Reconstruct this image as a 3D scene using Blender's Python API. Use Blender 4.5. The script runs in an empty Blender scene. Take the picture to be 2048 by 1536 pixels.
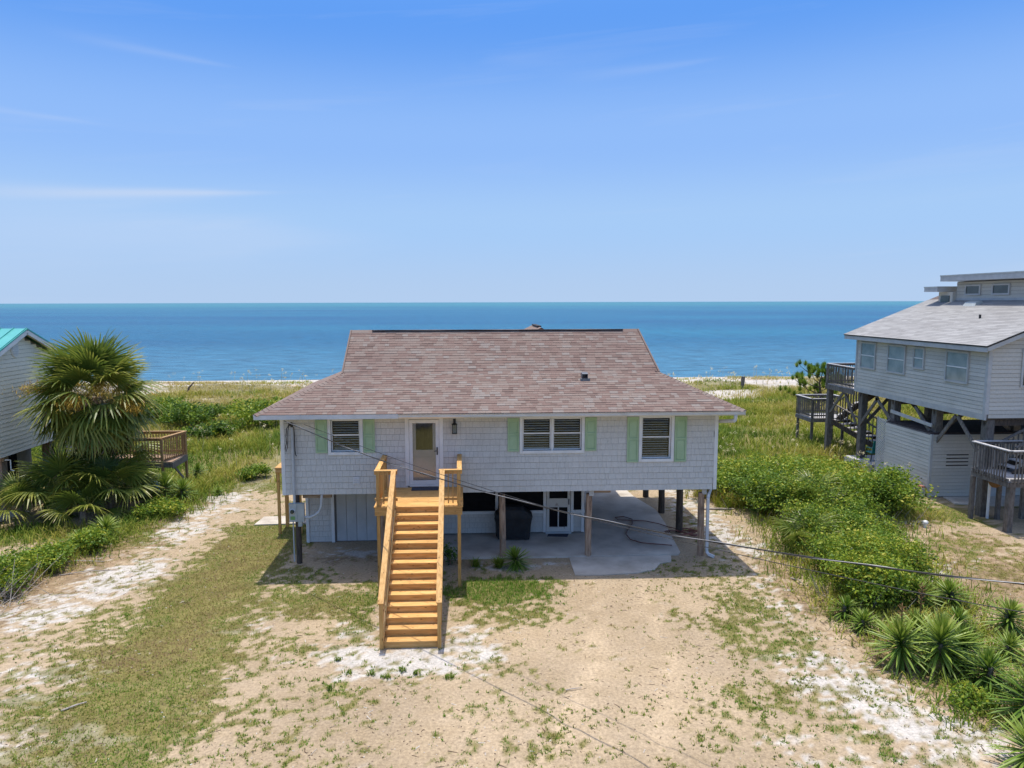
import bpy, math, random
import numpy as np
from mathutils import Vector, Matrix

random.seed(7)
rng = np.random.default_rng(11)
SC = bpy.context.scene
COL = SC.collection
R = math.radians

# ------------------------------------------------------------------ camera
cam_d = bpy.data.cameras.new('camera')
cam = bpy.data.objects.new('camera', cam_d)
COL.objects.link(cam)
cam_d.sensor_width = 36.0
cam_d.lens = 25.14
cam_d.shift_x = 0.019
cam_d.clip_start = 0.1
cam_d.clip_end = 60000.0
_psi, _pitch, _roll = R(2.4), 0.11398, 0.00275
_fw = Vector((math.sin(_psi) * math.cos(_pitch), math.cos(_psi) * math.cos(_pitch), -math.sin(_pitch)))
_rt = Vector((math.cos(_psi), -math.sin(_psi), 0))
_up = _rt.cross(_fw)
_rt2 = _rt * math.cos(_roll) - _up * math.sin(_roll)
_up2 = _rt * math.sin(_roll) + _up * math.cos(_roll)
_m = Matrix((_rt2, _up2, -_fw)).transposed().to_4x4()
_m.translation = Vector((0, 0, 8.25))
cam.matrix_world = _m
SC.camera = cam

# ------------------------------------------------------------------ light
SUN = Vector((-0.035, 0.205, 1.0)).normalized()          # towards the sun: high, over the sea
sun_d = bpy.data.lights.new('sun', 'SUN')
sun_d.energy = 2.6
sun_d.angle = R(0.53)
sun_d.color = (1.0, 0.94, 0.83)
sun = bpy.data.objects.new('sun', sun_d)
COL.objects.link(sun)
sun.rotation_euler = (-SUN).to_track_quat('-Z', 'Y').to_euler()
sun.location = (0, 0, 40)

world = bpy.data.worlds.new('World')
SC.world = world
world.use_nodes = True
SC.view_settings.view_transform = 'Standard'
SC.view_settings.look = 'None'
SC.view_settings.gamma = 1.0
SC.view_settings.use_curve_mapping = False
SC.view_settings.exposure = 0.8
SC.cycles.max_bounces = 6
SC.cycles.transparent_max_bounces = 8
SC.cycles.use_denoising = True


def build_world():
    nt = world.node_tree
    N, L = nt.nodes, nt.links
    N.clear()
    out = N.new('ShaderNodeOutputWorld')
    bg = N.new('ShaderNodeBackground')
    bg.inputs['Strength'].default_value = 0.15
    sky = N.new('ShaderNodeTexSky')
    sky.sky_type = 'NISHITA'
    sky.sun_disc = False
    sky.sun_elevation = math.asin(SUN.z)
    sky.sun_rotation = math.atan2(SUN.x, SUN.y)
    sky.altitude = 0
    sky.air_density = 1.0
    sky.dust_density = 1.6
    sky.ozone_density = 1.5

    def math_(op, a, b=None, clamp=False):
        n = N.new('ShaderNodeMath'); n.operation = op; n.use_clamp = clamp
        for i, v in enumerate((a, b)):
            if v is None: continue
            if isinstance(v, (int, float)): n.inputs[i].default_value = v
            else: L.new(v, n.inputs[i])
        return n.outputs[0]
    tc = N.new('ShaderNodeTexCoord')
    sp = N.new('ShaderNodeSeparateXYZ')
    L.new(tc.outputs['Generated'], sp.inputs[0])
    az = math_('ARCTAN2', sp.outputs[0], sp.outputs[1])      # 0 = straight out to sea
    el = math_('ARCSINE', sp.outputs[2])
    # thin cirrus: noise stretched along the horizon
    co = N.new('ShaderNodeCombineXYZ')
    L.new(math_('MULTIPLY', az, 2.2), co.inputs[0])
    L.new(math_('ADD', math_('MULTIPLY', el, 26.0), math_('MULTIPLY', az, -1.5)), co.inputs[1])
    no = N.new('ShaderNodeTexNoise')
    no.inputs['Scale'].default_value = 1.0
    no.inputs['Detail'].default_value = 5.0
    no.inputs['Roughness'].default_value = 0.55
    no.inputs['Distortion'].default_value = 0.6
    L.new(co.outputs[0], no.inputs['Vector'])
    mr = N.new('ShaderNodeMapRange')
    mr.inputs['From Min'].default_value = 0.56
    mr.inputs['From Max'].default_value = 0.86
    L.new(no.outputs['Fac'], mr.inputs['Value'])
    wisps = math_('MULTIPLY', mr.outputs[0], 0.16)

    def streak(a0, a1, e0, slope, hw, amp):
        t = math_('DIVIDE', math_('SUBTRACT', az, a0), a1 - a0)
        m = N.new('ShaderNodeMapRange'); m.interpolation_type = 'SMOOTHSTEP'
        m.inputs['From Min'].default_value = 0.0; m.inputs['From Max'].default_value = 0.55
        L.new(t, m.inputs['Value'])
        m2 = N.new('ShaderNodeMapRange'); m2.interpolation_type = 'SMOOTHSTEP'
        m2.inputs['From Min'].default_value = 1.0; m2.inputs['From Max'].default_value = 0.72
        L.new(t, m2.inputs['Value'])
        cen = math_('ADD', math_('MULTIPLY', math_('SUBTRACT', az, a1), slope), e0)
        cen = math_('ADD', cen, math_('MULTIPLY', math_('SUBTRACT', no.outputs['Fac'], 0.5), hw * 1.6))
        width = math_('MULTIPLY', math_('ADD', math_('MULTIPLY', math_('SUBTRACT', 1.0, t), 1.5), 0.35), hw)
        d = math_('DIVIDE', math_('SUBTRACT', el, cen), width)
        g = math_('POWER', 2.718, math_('MULTIPLY', math_('MULTIPLY', d, d), -1.0))
        return math_('MULTIPLY', math_('MULTIPLY', math_('MULTIPLY', m.outputs[0], m2.outputs[0]), g), amp)
    s = math_('ADD', wisps, streak(-0.68, -0.215, 0.143, 0.05, 0.006, 0.42))
    s = math_('ADD', s, streak(-0.52, -0.27, 0.288, -0.06, 0.004, 0.12))
    s = math_('ADD', s, streak(0.10, 0.36, 0.302, 0.06, 0.005, 0.10))
    s = math_('ADD', s, streak(-0.70, -0.42, 0.208, -0.04, 0.004, 0.12))
    s = math_('ADD', s, streak(-0.95, -0.05, 0.085, 0.0, 0.035, 0.22))
    s = math_('MINIMUM', s, 0.8)
    # a clear tropical noon: deepen the blue a little
    hs = N.new('ShaderNodeHueSaturation')
    hs.inputs['Saturation'].default_value = 1.0
    L.new(sky.outputs[0], hs.inputs['Color'])
    # sea haze all round the horizon
    hz = N.new('ShaderNodeMix'); hz.data_type = 'RGBA'
    hf = N.new('ShaderNodeMapRange'); hf.interpolation_type = 'SMOOTHSTEP'
    hf.inputs['From Min'].default_value = 0.85; hf.inputs['From Max'].default_value = 0.30
    L.new(el, hf.inputs['Value'])
    L.new(hf.outputs[0], hz.inputs['Factor'])
    L.new(hs.outputs[0], hz.inputs['A'])
    rp = N.new('ShaderNodeValToRGB')
    rp.color_ramp.interpolation = 'EASE'
    stops = ((0.0, (0.455, 0.615, 0.86)), (0.25, (0.385, 0.60, 0.93)), (0.5, (0.285, 0.505, 0.95)), (0.9, (0.105, 0.33, 0.89)), (1.0, (0.09, 0.30, 0.85)))
    while len(rp.color_ramp.elements) < len(stops): rp.color_ramp.elements.new(0.5)
    for e_, (p_, c_) in zip(rp.color_ramp.elements, stops):
        e_.position = p_; e_.color = (*c_, 1)
    L.new(math_('DIVIDE', el, 0.42, True), rp.inputs['Fac'])
    sc_ = N.new('ShaderNodeVectorMath'); sc_.operation = 'SCALE'
    sc_.inputs['Scale'].default_value = 1.0 / (0.15 * 2 ** SC.view_settings.exposure)
    L.new(rp.outputs['Color'], sc_.inputs[0])
    L.new(sc_.outputs[0], hz.inputs['B'])
    mx = N.new('ShaderNodeMix'); mx.data_type = 'RGBA'
    L.new(s, mx.inputs['Factor'])
    L.new(hz.outputs['Result'], mx.inputs['A'])
    mx.inputs['B'].default_value = (2.6, 2.85, 3.4, 1)
    L.new(mx.outputs['Result'], bg.inputs['Color'])
    L.new(bg.outputs[0], out.inputs['Surface'])


build_world()

# ------------------------------------------------------------------ helpers
WL = {}            # world location of every object


def thing(name, loc, label, cat, group=None):
    o = bpy.data.objects.new(name, None)
    COL.objects.link(o)
    o.location = loc
    o.empty_display_size = 0.2
    WL[o.name] = Vector(loc)
    tag(o, label, cat, group)
    return o


def tag(o, label=None, cat=None, group=None, kind=None):
    if label: o['label'] = label
    if cat: o['category'] = cat
    if group: o['group'] = group
    if kind: o['kind'] = kind
    return o


def link(name, mesh, mat, loc, parent=None, rot=None):
    """object with the given mesh at a WORLD location (rot: 3x3 Matrix)"""
    o = bpy.data.objects.new(name, mesh)
    COL.objects.link(o)
    if mat is not None and not mesh.materials:
        mesh.materials.append(mat)
    loc = Vector(loc)
    WL[o.name] = loc.copy()
    if parent is not None:
        o.parent = parent
        o.location = loc - WL[parent.name]
    else:
        o.location = loc
    if rot is not None:
        o.rotation_euler = rot.to_euler()
    return o


class MB:
    """collects faces in world coordinates; build() makes one mesh object"""
    def __init__(self):
        self.v = []; self.f = []; self.t = []
        self.tint = 0.5

    def add(self, vs, fs):
        b = len(self.v)
        self.v.extend([tuple(p) for p in vs])
        self.t.extend([self.tint] * len(vs))
        self.f.extend([tuple(i + b for i in f) for f in fs])
        return self

    def box(self, x0, x1, y0, y1, z0, z1):
        vs = [(x, y, z) for z in (z0, z1) for y in (y0, y1) for x in (x0, x1)]
        return self.add(vs, [(0, 2, 3, 1), (4, 5, 7, 6), (0, 1, 5, 4), (2, 6, 7, 3), (0, 4, 6, 2), (1, 3, 7, 5)])

    def bar(self, p, q, w, h, up=(0, 0, 1)):
        """beam from p to q, w wide sideways, h high along 'up'"""
        p, q = Vector(p), Vector(q)
        d = (q - p).normalized()
        s = d.cross(Vector(up))
        if s.length < 1e-4: s = d.cross(Vector((0, 1, 0)))
        s.normalize(); u = s.cross(d)
        vs = []
        for c in (p, q):
            for a, b in ((-1, -1), (1, -1), (1, 1), (-1, 1)):
                vs.append(c + s * (a * w / 2) + u * (b * h / 2))
        return self.add(vs, [(0, 1, 2, 3), (7, 6, 5, 4), (0, 4, 5, 1), (1, 5, 6, 2), (2, 6, 7, 3), (3, 7, 4, 0)])

    def tube(self, pts, r, n=8, caps=True):
        pts = [Vector(p) for p in pts]
        rs = r if isinstance(r, (list, tuple)) else [r] * len(pts)
        rings = []
        ref = Vector((0.13, 0.31, 1)).normalized()
        for i, p in enumerate(pts):
            d = (pts[min(i + 1, len(pts) - 1)] - pts[max(i - 1, 0)]).normalized()
            s = d.cross(ref)
            if s.length < 0.05: s = d.cross(Vector((1, 0.2, 0)))
            s.normalize(); u = s.cross(d)
            rings.append([p + (s * math.cos(2 * math.pi * k / n) + u * math.sin(2 * math.pi * k / n)) * rs[i] for k in range(n)])
        vs = [v for g in rings for v in g]
        fs = []
        for i in range(len(pts) - 1):
            for k in range(n):
                a, b = i * n + k, i * n + (k + 1) % n
                fs.append((a, b, b + n, a + n))
        if caps:
            fs.append(tuple(range(n))[::-1]); fs.append(tuple(range((len(pts) - 1) * n, len(pts) * n)))
        return self.add(vs, fs)

    def prism(self, poly, y0, y1):
        """poly in (x, z), extruded along y"""
        n = len(poly)
        vs = [(x, y0, z) for x, z in poly] + [(x, y1, z) for x, z in poly]
        fs = [tuple(range(n)), tuple(range(n, 2 * n))[::-1]]
        fs += [(i, i + n, (i + 1) % n + n, (i + 1) % n) for i in range(n)]
        return self.add(vs, fs)

    def slab(self, poly, z0, z1):
        """poly in (x, y), extruded along z"""
        n = len(poly)
        vs = [(x, y, z0) for x, y in poly] + [(x, y, z1) for x, y in poly]
        fs = [tuple(range(n))[::-1], tuple(range(n, 2 * n))]
        fs += [(i, (i + 1) % n, (i + 1) % n + n, i + n) for i in range(n)]
        return self.add(vs, fs)

    def build(self, name, mat, parent=None, smooth=False, loc=None):
        vs = np.array(self.v, float)
        if loc is None:
            c = (vs.min(0) + vs.max(0)) / 2
            loc = Vector((c[0], c[1], vs[:, 2].min()))
        else:
            loc = Vector(loc)
        me = bpy.data.meshes.new(name)
        me.from_pydata([tuple(p) for p in (vs - np.array(loc))], [], self.f)
        a = me.attributes.new('tint', 'FLOAT', 'POINT')
        a.data.foreach_set('value', np.array(self.t, np.float32))
        me.validate(clean_customdata=False)
        fix_normals(me)
        if smooth: me.shade_smooth()
        me.update()
        return link(name, me, mat, loc, parent)


def fix_normals(me):
    import bmesh
    b = bmesh.new(); b.from_mesh(me)
    bmesh.ops.recalc_face_normals(b, faces=b.faces)
    b.to_mesh(me); b.free()


def big_mesh(name, V, F, mat, loc=(0, 0, 0), parent=None, tint=None, smooth=False):
    """fast mesh from numpy arrays: V (n,3) world, F (m,3|4)"""
    me = bpy.data.meshes.new(name)
    V = np.asarray(V, np.float32) - np.array(loc, np.float32)
    F = np.asarray(F, np.int32)
    k = F.shape[1]
    me.vertices.add(len(V)); me.vertices.foreach_set('co', V.ravel())
    me.loops.add(F.size); me.loops.foreach_set('vertex_index', F.ravel())
    me.polygons.add(len(F))
    me.polygons.foreach_set('loop_start', np.arange(0, F.size, k, dtype=np.int32))
    me.polygons.foreach_set('loop_total', np.full(len(F), k, np.int32))
    if smooth: me.polygons.foreach_set('use_smooth', np.ones(len(F), bool))
    if tint is not None:
        a = me.attributes.new('tint', 'FLOAT', 'POINT')
        a.data.foreach_set('value', np.asarray(tint, np.float32))
    if not smooth: me.shade_flat()
    me.update(calc_edges=True)
    return link(name, me, mat, loc, parent)


_box_cache = {}


def boxpart(name, mat, parent, x0, x1, y0, y1, z0, z1):
    """axis-aligned box as an object; equal boxes share mesh data"""
    key = (mat.name, round(x1 - x0, 3), round(y1 - y0, 3), round(z1 - z0, 3))
    if key not in _box_cache:
        w, d, h = (x1 - x0) / 2, (y1 - y0) / 2, (z1 - z0) / 2
        me = bpy.data.meshes.new(name)
        vs = [(x, y, z) for z in (-h, h) for y in (-d, d) for x in (-w, w)]
        me.from_pydata(vs, [], [(0, 2, 3, 1), (4, 5, 7, 6), (0, 1, 5, 4), (2, 6, 7, 3), (0, 4, 6, 2), (1, 3, 7, 5)])
        me.materials.append(mat)
        _box_cache[key] = me
    return link(name, _box_cache[key], mat, ((x0 + x1) / 2, (y0 + y1) / 2, (z0 + z1) / 2), parent)


def barpart(name, mat, parent, p, q, w, h, up=(0, 0, 1)):
    return MB().bar(p, q, w, h, up).build(name, mat, parent)


def vnoise(x, y, seed=0):
    """value noise 0..1 on numpy arrays"""
    xi, yi = np.floor(x).astype(np.int64), np.floor(y).astype(np.int64)
    fx, fy = x - xi, y - yi
    fx = fx * fx * (3 - 2 * fx); fy = fy * fy * (3 - 2 * fy)

    def h(a, b):
        n = (a * 374761393 + b * 668265263 + seed * 982451653) & 0x7fffffff
        n = ((n ^ (n >> 13)) * 1274126177) & 0x7fffffff
        return ((n ^ (n >> 16)) & 0xffff) / 65535.0
    return (h(xi, yi) * (1 - fx) + h(xi + 1, yi) * fx) * (1 - fy) + (h(xi, yi + 1) * (1 - fx) + h(xi + 1, yi + 1) * fx) * fy


def fbm(x, y, seed=0, octs=4):
    s = 0; a = 0.5; t = 0
    for o in range(octs):
        s = s + a * vnoise(x * 2 ** o + 17.3 * o, y * 2 ** o - 9.1 * o, seed + o)
        t += a; a *= 0.55
    return s / t


# ------------------------------------------------------------------ materials
def new_mat(name):
    m = bpy.data.materials.new(name)
    m.use_nodes = True
    nt = m.node_tree
    return m, nt.nodes, nt.links, nt.nodes['Principled BSDF']


def mat_noise(name, cols, scale=3.0, stretch=(1, 1, 1), rough=0.7, detail=6, bump=0.0, bscale=None, spec=0.3,
              space='Object', lo=0.35, hi=0.65, dirt=None, rand=0.0, metallic=0.0, knots=None):
    """procedural paint / wood / concrete: noise between two or three colours, optional grain bump"""
    m, N, L, P = new_mat(name)
    tc = N.new('ShaderNodeTexCoord')
    mp = N.new('ShaderNodeMapping')
    mp.inputs['Scale'].default_value = stretch
    if space == 'World':
        g = N.new('ShaderNodeNewGeometry'); L.new(g.outputs['Position'], mp.inputs['Vector'])
    else:
        L.new(tc.outputs[space], mp.inputs['Vector'])
    vec = mp.outputs[0]
    oi = N.new('ShaderNodeObjectInfo')
    if space == 'Object':
        va = N.new('ShaderNodeVectorMath'); va.operation = 'ADD'
        ms = N.new('ShaderNodeMath'); ms.operation = 'MULTIPLY'; ms.inputs[1].default_value = 37.0
        L.new(oi.outputs['Random'], ms.inputs[0])
        L.new(vec, va.inputs[0]); L.new(ms.outputs[0], va.inputs[1])
        vec = va.outputs[0]
    n = N.new('ShaderNodeTexNoise')
    n.inputs['Scale'].default_value = scale
    n.inputs['Detail'].default_value = detail
    n.inputs['Roughness'].default_value = 0.6
    L.new(vec, n.inputs['Vector'])
    r = N.new('ShaderNodeValToRGB')
    r.color_ramp.elements[0].position = lo; r.color_ramp.elements[1].position = hi
    r.color_ramp.elements[0].color = (*cols[0], 1); r.color_ramp.elements[1].color = (*cols[-1], 1)
    if len(cols) == 3:
        e = r.color_ramp.elements.new((lo + hi) / 2); e.color = (*cols[1], 1)
    L.new(n.outputs['Fac'], r.inputs['Fac'])
    col = r.outputs['Color']
    if rand:
        hv = N.new('ShaderNodeHueSaturation')
        mr = N.new('ShaderNodeMapRange')
        mr.inputs['To Min'].default_value = 1 - rand; mr.inputs['To Max'].default_value = 1 + rand
        L.new(oi.outputs['Random'], mr.inputs['Value'])
        L.new(mr.outputs[0], hv.inputs['Value']); L.new(col, hv.inputs['Color'])
        col = hv.outputs[0]
    if knots:
        km = N.new('ShaderNodeVectorMath'); km.operation = 'MULTIPLY'; km.inputs[1].default_value = knots
        ka = N.new('ShaderNodeVectorMath'); ka.operation = 'ADD'
        ko = N.new('ShaderNodeMath'); ko.operation = 'MULTIPLY'; ko.inputs[1].default_value = 91.0
        L.new(oi.outputs['Random'], ko.inputs[0])
        L.new(tc.outputs['Object'], km.inputs[0]); L.new(km.outputs[0], ka.inputs[0]); L.new(ko.outputs[0], ka.inputs[1])
        vk = N.new('ShaderNodeTexVoronoi'); vk.inputs['Scale'].default_value = 1.0
        L.new(ka.outputs[0], vk.inputs['Vector'])
        kr = N.new('ShaderNodeMapRange'); kr.inputs['From Min'].default_value = 0.17; kr.inputs['From Max'].default_value = 0.09
        kr.inputs['To Max'].default_value = 0.75
        L.new(vk.outputs['Distance'], kr.inputs['Value'])
        kx = N.new('ShaderNodeMix'); kx.data_type = 'RGBA'; kx.inputs['B'].default_value = (0.12, 0.05, 0.015, 1)
        L.new(kr.outputs[0], kx.inputs['Factor']); L.new(col, kx.inputs['A'])
        col = kx.outputs['Result']
    if dirt:
        n2 = N.new('ShaderNodeTexNoise'); n2.inputs['Scale'].default_value = dirt[1]; n2.inputs['Detail'].default_value = 8
        g2 = N.new('ShaderNodeNewGeometry'); L.new(g2.outputs['Position'], n2.inputs['Vector'])
        m2 = N.new('ShaderNodeMapRange'); m2.inputs['From Min'].default_value = 0.52; m2.inputs['From Max'].default_value = 0.78
        m2.inputs['To Max'].default_value = dirt[2]
        L.new(n2.outputs['Fac'], m2.inputs['Value'])
        mx = N.new('ShaderNodeMix'); mx.data_type = 'RGBA'
        L.new(m2.outputs[0], mx.inputs['Factor']); L.new(col, mx.inputs['A']); mx.inputs['B'].default_value = (*dirt[0], 1)
        col = mx.outputs['Result']
    L.new(col, P.inputs['Base Color'])
    P.inputs['Roughness'].default_value = rough
    P.inputs['Metallic'].default_value = metallic
    P.inputs['Specular IOR Level'].default_value = spec
    if bump:
        nb = N.new('ShaderNodeTexNoise'); nb.inputs['Scale'].default_value = bscale or scale * 4
        nb.inputs['Detail'].default_value = 4
        L.new(vec, nb.inputs['Vector'])
        b = N.new('ShaderNodeBump'); b.inputs['Strength'].default_value = bump; b.inputs['Distance'].default_value = 0.02
        L.new(nb.outputs['Fac'], b.inputs['Height']); L.new(b.outputs[0], P.inputs['Normal'])
    return m


def mat_tint(name, stops, rough=0.8, spec=0.2, translucent=0.0, noise=0.0, nscale=40.0, dirt=None, bump=0.0, vary=0.0):
    """colour picked from a ramp by the mesh attribute 'tint' (a different leaf, shingle or shake each time)"""
    m, N, L, P = new_mat(name)
    at = N.new('ShaderNodeAttribute'); at.attribute_name = 'tint'
    r = N.new('ShaderNodeValToRGB')
    els = r.color_ramp.elements
    while len(els) < len(stops): els.new(0.5)
    for e, (p, c) in zip(els, stops):
        e.position = p; e.color = (*c, 1)
    if vary:
        oi = N.new('ShaderNodeObjectInfo')
        mv = N.new('ShaderNodeMapRange'); mv.inputs['To Min'].default_value = -vary; mv.inputs['To Max'].default_value = vary
        L.new(oi.outputs['Random'], mv.inputs['Value'])
        av = N.new('ShaderNodeMath'); av.operation = 'ADD'
        L.new(at.outputs['Fac'], av.inputs[0]); L.new(mv.outputs[0], av.inputs[1])
        L.new(av.outputs[0], r.inputs['Fac'])
    else:
        L.new(at.outputs['Fac'], r.inputs['Fac'])
    col = r.outputs['Color']
    if noise:
        g = N.new('ShaderNodeNewGeometry')
        n = N.new('ShaderNodeTexNoise'); n.inputs['Scale'].default_value = nscale; n.inputs['Detail'].default_value = 3
        L.new(g.outputs['Position'], n.inputs['Vector'])
        mr = N.new('ShaderNodeMapRange'); mr.inputs['To Min'].default_value = 1 - noise; mr.inputs['To Max'].default_value = 1 + noise
        mr.inputs['From Min'].default_value = 0.25; mr.inputs['From Max'].default_value = 0.75
        L.new(n.outputs['Fac'], mr.inputs['Value'])
        hv = N.new('ShaderNodeHueSaturation'); L.new(mr.outputs[0], hv.inputs['Value']); L.new(col, hv.inputs['Color'])
        col = hv.outputs[0]
    if dirt:
        n2 = N.new('ShaderNodeTexNoise'); n2.inputs['Scale'].default_value = dirt[1]; n2.inputs['Detail'].default_value = 7
        g2 = N.new('ShaderNodeNewGeometry')
        L.new(g2.outputs['Position'], n2.inputs['Vector'])
        m2 = N.new('ShaderNodeMapRange'); m2.inputs['From Min'].default_value = 0.5; m2.inputs['From Max'].default_value = 0.75
        m2.inputs['To Max'].default_value = dirt[2]
        L.new(n2.outputs['Fac'], m2.inputs['Value'])
        mx = N.new('ShaderNodeMix'); mx.data_type = 'RGBA'
        L.new(m2.outputs[0], mx.inputs['Factor']); L.new(col, mx.inputs['A']); mx.inputs['B'].default_value = (*dirt[0], 1)
        col = mx.outputs['Result']
    L.new(col, P.inputs['Base Color'])
    P.inputs['Roughness'].default_value = rough
    P.inputs['Specular IOR Level'].default_value = spec
    if translucent:
        tr = N.new('ShaderNodeBsdfTranslucent'); L.new(col, tr.inputs['Color'])
        ms = N.new('ShaderNodeMixShader'); ms.inputs[0].default_value = translucent
        L.new(P.outputs[0], ms.inputs[1]); L.new(tr.outputs[0], ms.inputs[2])
        L.new(ms.outputs[0], N['Material Output'].inputs['Surface'])
    return m


def mat_glass(name, tintc=(0.85, 0.88, 0.88), refl=0.01):
    m, N, L, P = new_mat(name)
    t = N.new('ShaderNodeBsdfTransparent'); t.inputs['Color'].default_value = (*tintc, 1)
    g = N.new('ShaderNodeBsdfGlossy'); g.inputs['Roughness'].default_value = 0.02
    no = N.new('ShaderNodeTexNoise'); no.inputs['Scale'].default_value = 1.6
    b = N.new('ShaderNodeBump'); b.inputs['Strength'].default_value = 0.12; b.inputs['Distance'].default_value = 0.05
    L.new(no.outputs['Fac'], b.inputs['Height']); L.new(b.outputs[0], g.inputs['Normal'])
    lw = N.new('ShaderNodeFresnel'); lw.inputs['IOR'].default_value = 1.5
    ad = N.new('ShaderNodeMath'); ad.operation = 'ADD'; ad.inputs[1].default_value = refl
    L.new(lw.outputs[0], ad.inputs[0])
    ms = N.new('ShaderNodeMixShader')
    L.new(ad.outputs[0], ms.inputs[0]); L.new(t.outputs[0], ms.inputs[1]); L.new(g.outputs[0], ms.inputs[2])
    L.new(ms.outputs[0], N['Material Output'].inputs['Surface'])
    return m


M = {}
M['white'] = mat_noise('white_trim_paint', [(0.66, 0.66, 0.65), (0.76, 0.76, 0.75)], 3, rough=0.5, dirt=((0.42, 0.40, 0.36), 1.5, 0.35))
M['fascia'] = mat_noise('fascia_paint', [(0.58, 0.58, 0.58), (0.66, 0.66, 0.66)], 2, rough=0.5, dirt=((0.35, 0.33, 0.30), 1.8, 0.4))
M['gutter'] = mat_noise('gutter_aluminium', [(0.55, 0.56, 0.57), (0.64, 0.65, 0.66)], 2, rough=0.35, spec=0.6, metallic=0.25, dirt=((0.3, 0.29, 0.27), 2.2, 0.4))
M['shake'] = mat_tint('grey_shake_siding', [(0.0, (0.555, 0.54, 0.505)), (0.5, (0.58, 0.565, 0.53)), (1.0, (0.605, 0.59, 0.555))], rough=0.75,
                      noise=0.08, nscale=25, dirt=((0.38, 0.35, 0.31), 0.6, 0.5))
M['sheathing'] = mat_noise('shadow_gap_sheathing', [(0.13, 0.125, 0.12), (0.18, 0.175, 0.17)], 4)  # coloured dark so gaps between courses read as shadow lines
M['panel'] = mat_noise('painted_panel', [(0.44, 0.45, 0.45), (0.52, 0.53, 0.53)], 2, rough=0.6, dirt=((0.3, 0.29, 0.27), 0.9, 0.4))
M['shingle'] = mat_tint('roof_shingle', [(0.0, (0.165, 0.118, 0.102)), (0.25, (0.205, 0.143, 0.123)), (0.5, (0.217, 0.163, 0.140)),
                                         (0.75, (0.228, 0.180, 0.156)), (1.0, (0.240, 0.205, 0.185))], rough=0.95, spec=0.1, noise=0.22, nscale=60,
                        dirt=((0.15, 0.105, 0.095), 0.35, 0.38))
M['roof_felt'] = mat_noise('roof_underlay', [(0.10, 0.075, 0.07), (0.14, 0.11, 0.10)], 8, rough=0.95)
M['black'] = mat_noise('black_metal', [(0.012, 0.012, 0.014), (0.03, 0.03, 0.03)], 5, rough=0.45, spec=0.4)
M['vent_black'] = mat_noise('ridge_vent_plastic', [(0.035, 0.028, 0.028), (0.06, 0.05, 0.05)], 5, rough=0.8)
M['screen'] = mat_noise('insect_screen', [(0.006, 0.006, 0.008), (0.013, 0.013, 0.015)], 3, rough=0.8, spec=0.1)
M['green'] = mat_noise('green_shutter_paint', [(0.325, 0.455, 0.275), (0.375, 0.51, 0.32)], 2, rough=0.55, dirt=((0.2, 0.33, 0.16), 2.5, 0.4))
M['cream'] = mat_noise('cream_door_paint', [(0.66, 0.61, 0.53), (0.74, 0.69, 0.61)], 2, rough=0.45)
M['glass'] = mat_glass('window_glass')
M['blind'] = mat_noise('blind_slats', [(0.74, 0.75, 0.76), (0.82, 0.83, 0.84)], 3, rough=0.6)
M['pine'] = mat_noise('new_pine_lumber', [(0.42, 0.215, 0.065), (0.61, 0.345, 0.115), (0.71, 0.435, 0.18)], 2.2, stretch=(1, 9, 9), knots=(4.0, 9.0, 9.0), rough=0.65, bump=0.15, rand=0.17, lo=0.3, hi=0.7)
M['pine_y'] = mat_noise('new_pine_lumber_lengthwise', [(0.42, 0.215, 0.065), (0.61, 0.345, 0.115), (0.71, 0.435, 0.18)], 2.2, stretch=(9, 1, 5), knots=(9.0, 3.0, 9.0), rough=0.65, bump=0.15, rand=0.08, lo=0.3, hi=0.7)
M['pine_z'] = mat_noise('new_pine_post', [(0.40, 0.205, 0.06), (0.56, 0.315, 0.10), (0.66, 0.40, 0.15)], 2.2, stretch=(9, 9, 1), knots=(9.0, 9.0, 3.0), rough=0.65, bump=0.15, rand=0.08, lo=0.3, hi=0.7)
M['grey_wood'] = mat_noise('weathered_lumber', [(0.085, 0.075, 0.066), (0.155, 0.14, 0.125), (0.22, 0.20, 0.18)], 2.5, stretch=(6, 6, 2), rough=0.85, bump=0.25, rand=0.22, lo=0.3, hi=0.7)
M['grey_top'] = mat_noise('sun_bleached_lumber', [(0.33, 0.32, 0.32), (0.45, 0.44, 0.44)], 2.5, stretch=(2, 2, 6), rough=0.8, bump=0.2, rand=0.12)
M['pile'] = mat_noise('timber_piling', [(0.19, 0.12, 0.08), (0.36, 0.24, 0.165), (0.46, 0.34, 0.25)], 2.6, stretch=(6, 6, 0.9), rough=0.85, bump=0.3, lo=0.32, hi=0.68, dirt=((0.09, 0.07, 0.055), 2.4, 0.8))
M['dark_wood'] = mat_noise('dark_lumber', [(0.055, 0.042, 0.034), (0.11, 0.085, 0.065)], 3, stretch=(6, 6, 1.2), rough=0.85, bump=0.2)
M['joist'] = mat_noise('floor_timber', [(0.28, 0.19, 0.12), (0.42, 0.31, 0.21)], 3, stretch=(1, 8, 8), rough=0.85)
M['brown_deck'] = mat_noise('brown_deck_lumber', [(0.30, 0.18, 0.085), (0.44, 0.28, 0.14)], 3, stretch=(5, 5, 2), rough=0.8, rand=0.2)
M['concrete'] = mat_noise('concrete', [(0.41, 0.36, 0.30), (0.52, 0.465, 0.40), (0.60, 0.545, 0.47)], 0.9, rough=0.9, bump=0.15, bscale=30, space='World', dirt=((0.20, 0.165, 0.13), 0.55, 0.6))
M['meter'] = mat_noise('meter_box_steel', [(0.36, 0.39, 0.38), (0.44, 0.47, 0.46)], 4, rough=0.45, spec=0.5)
M['conduit'] = mat_noise('grey_conduit', [(0.42, 0.44, 0.45), (0.52, 0.54, 0.55)], 4, rough=0.5)
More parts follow.
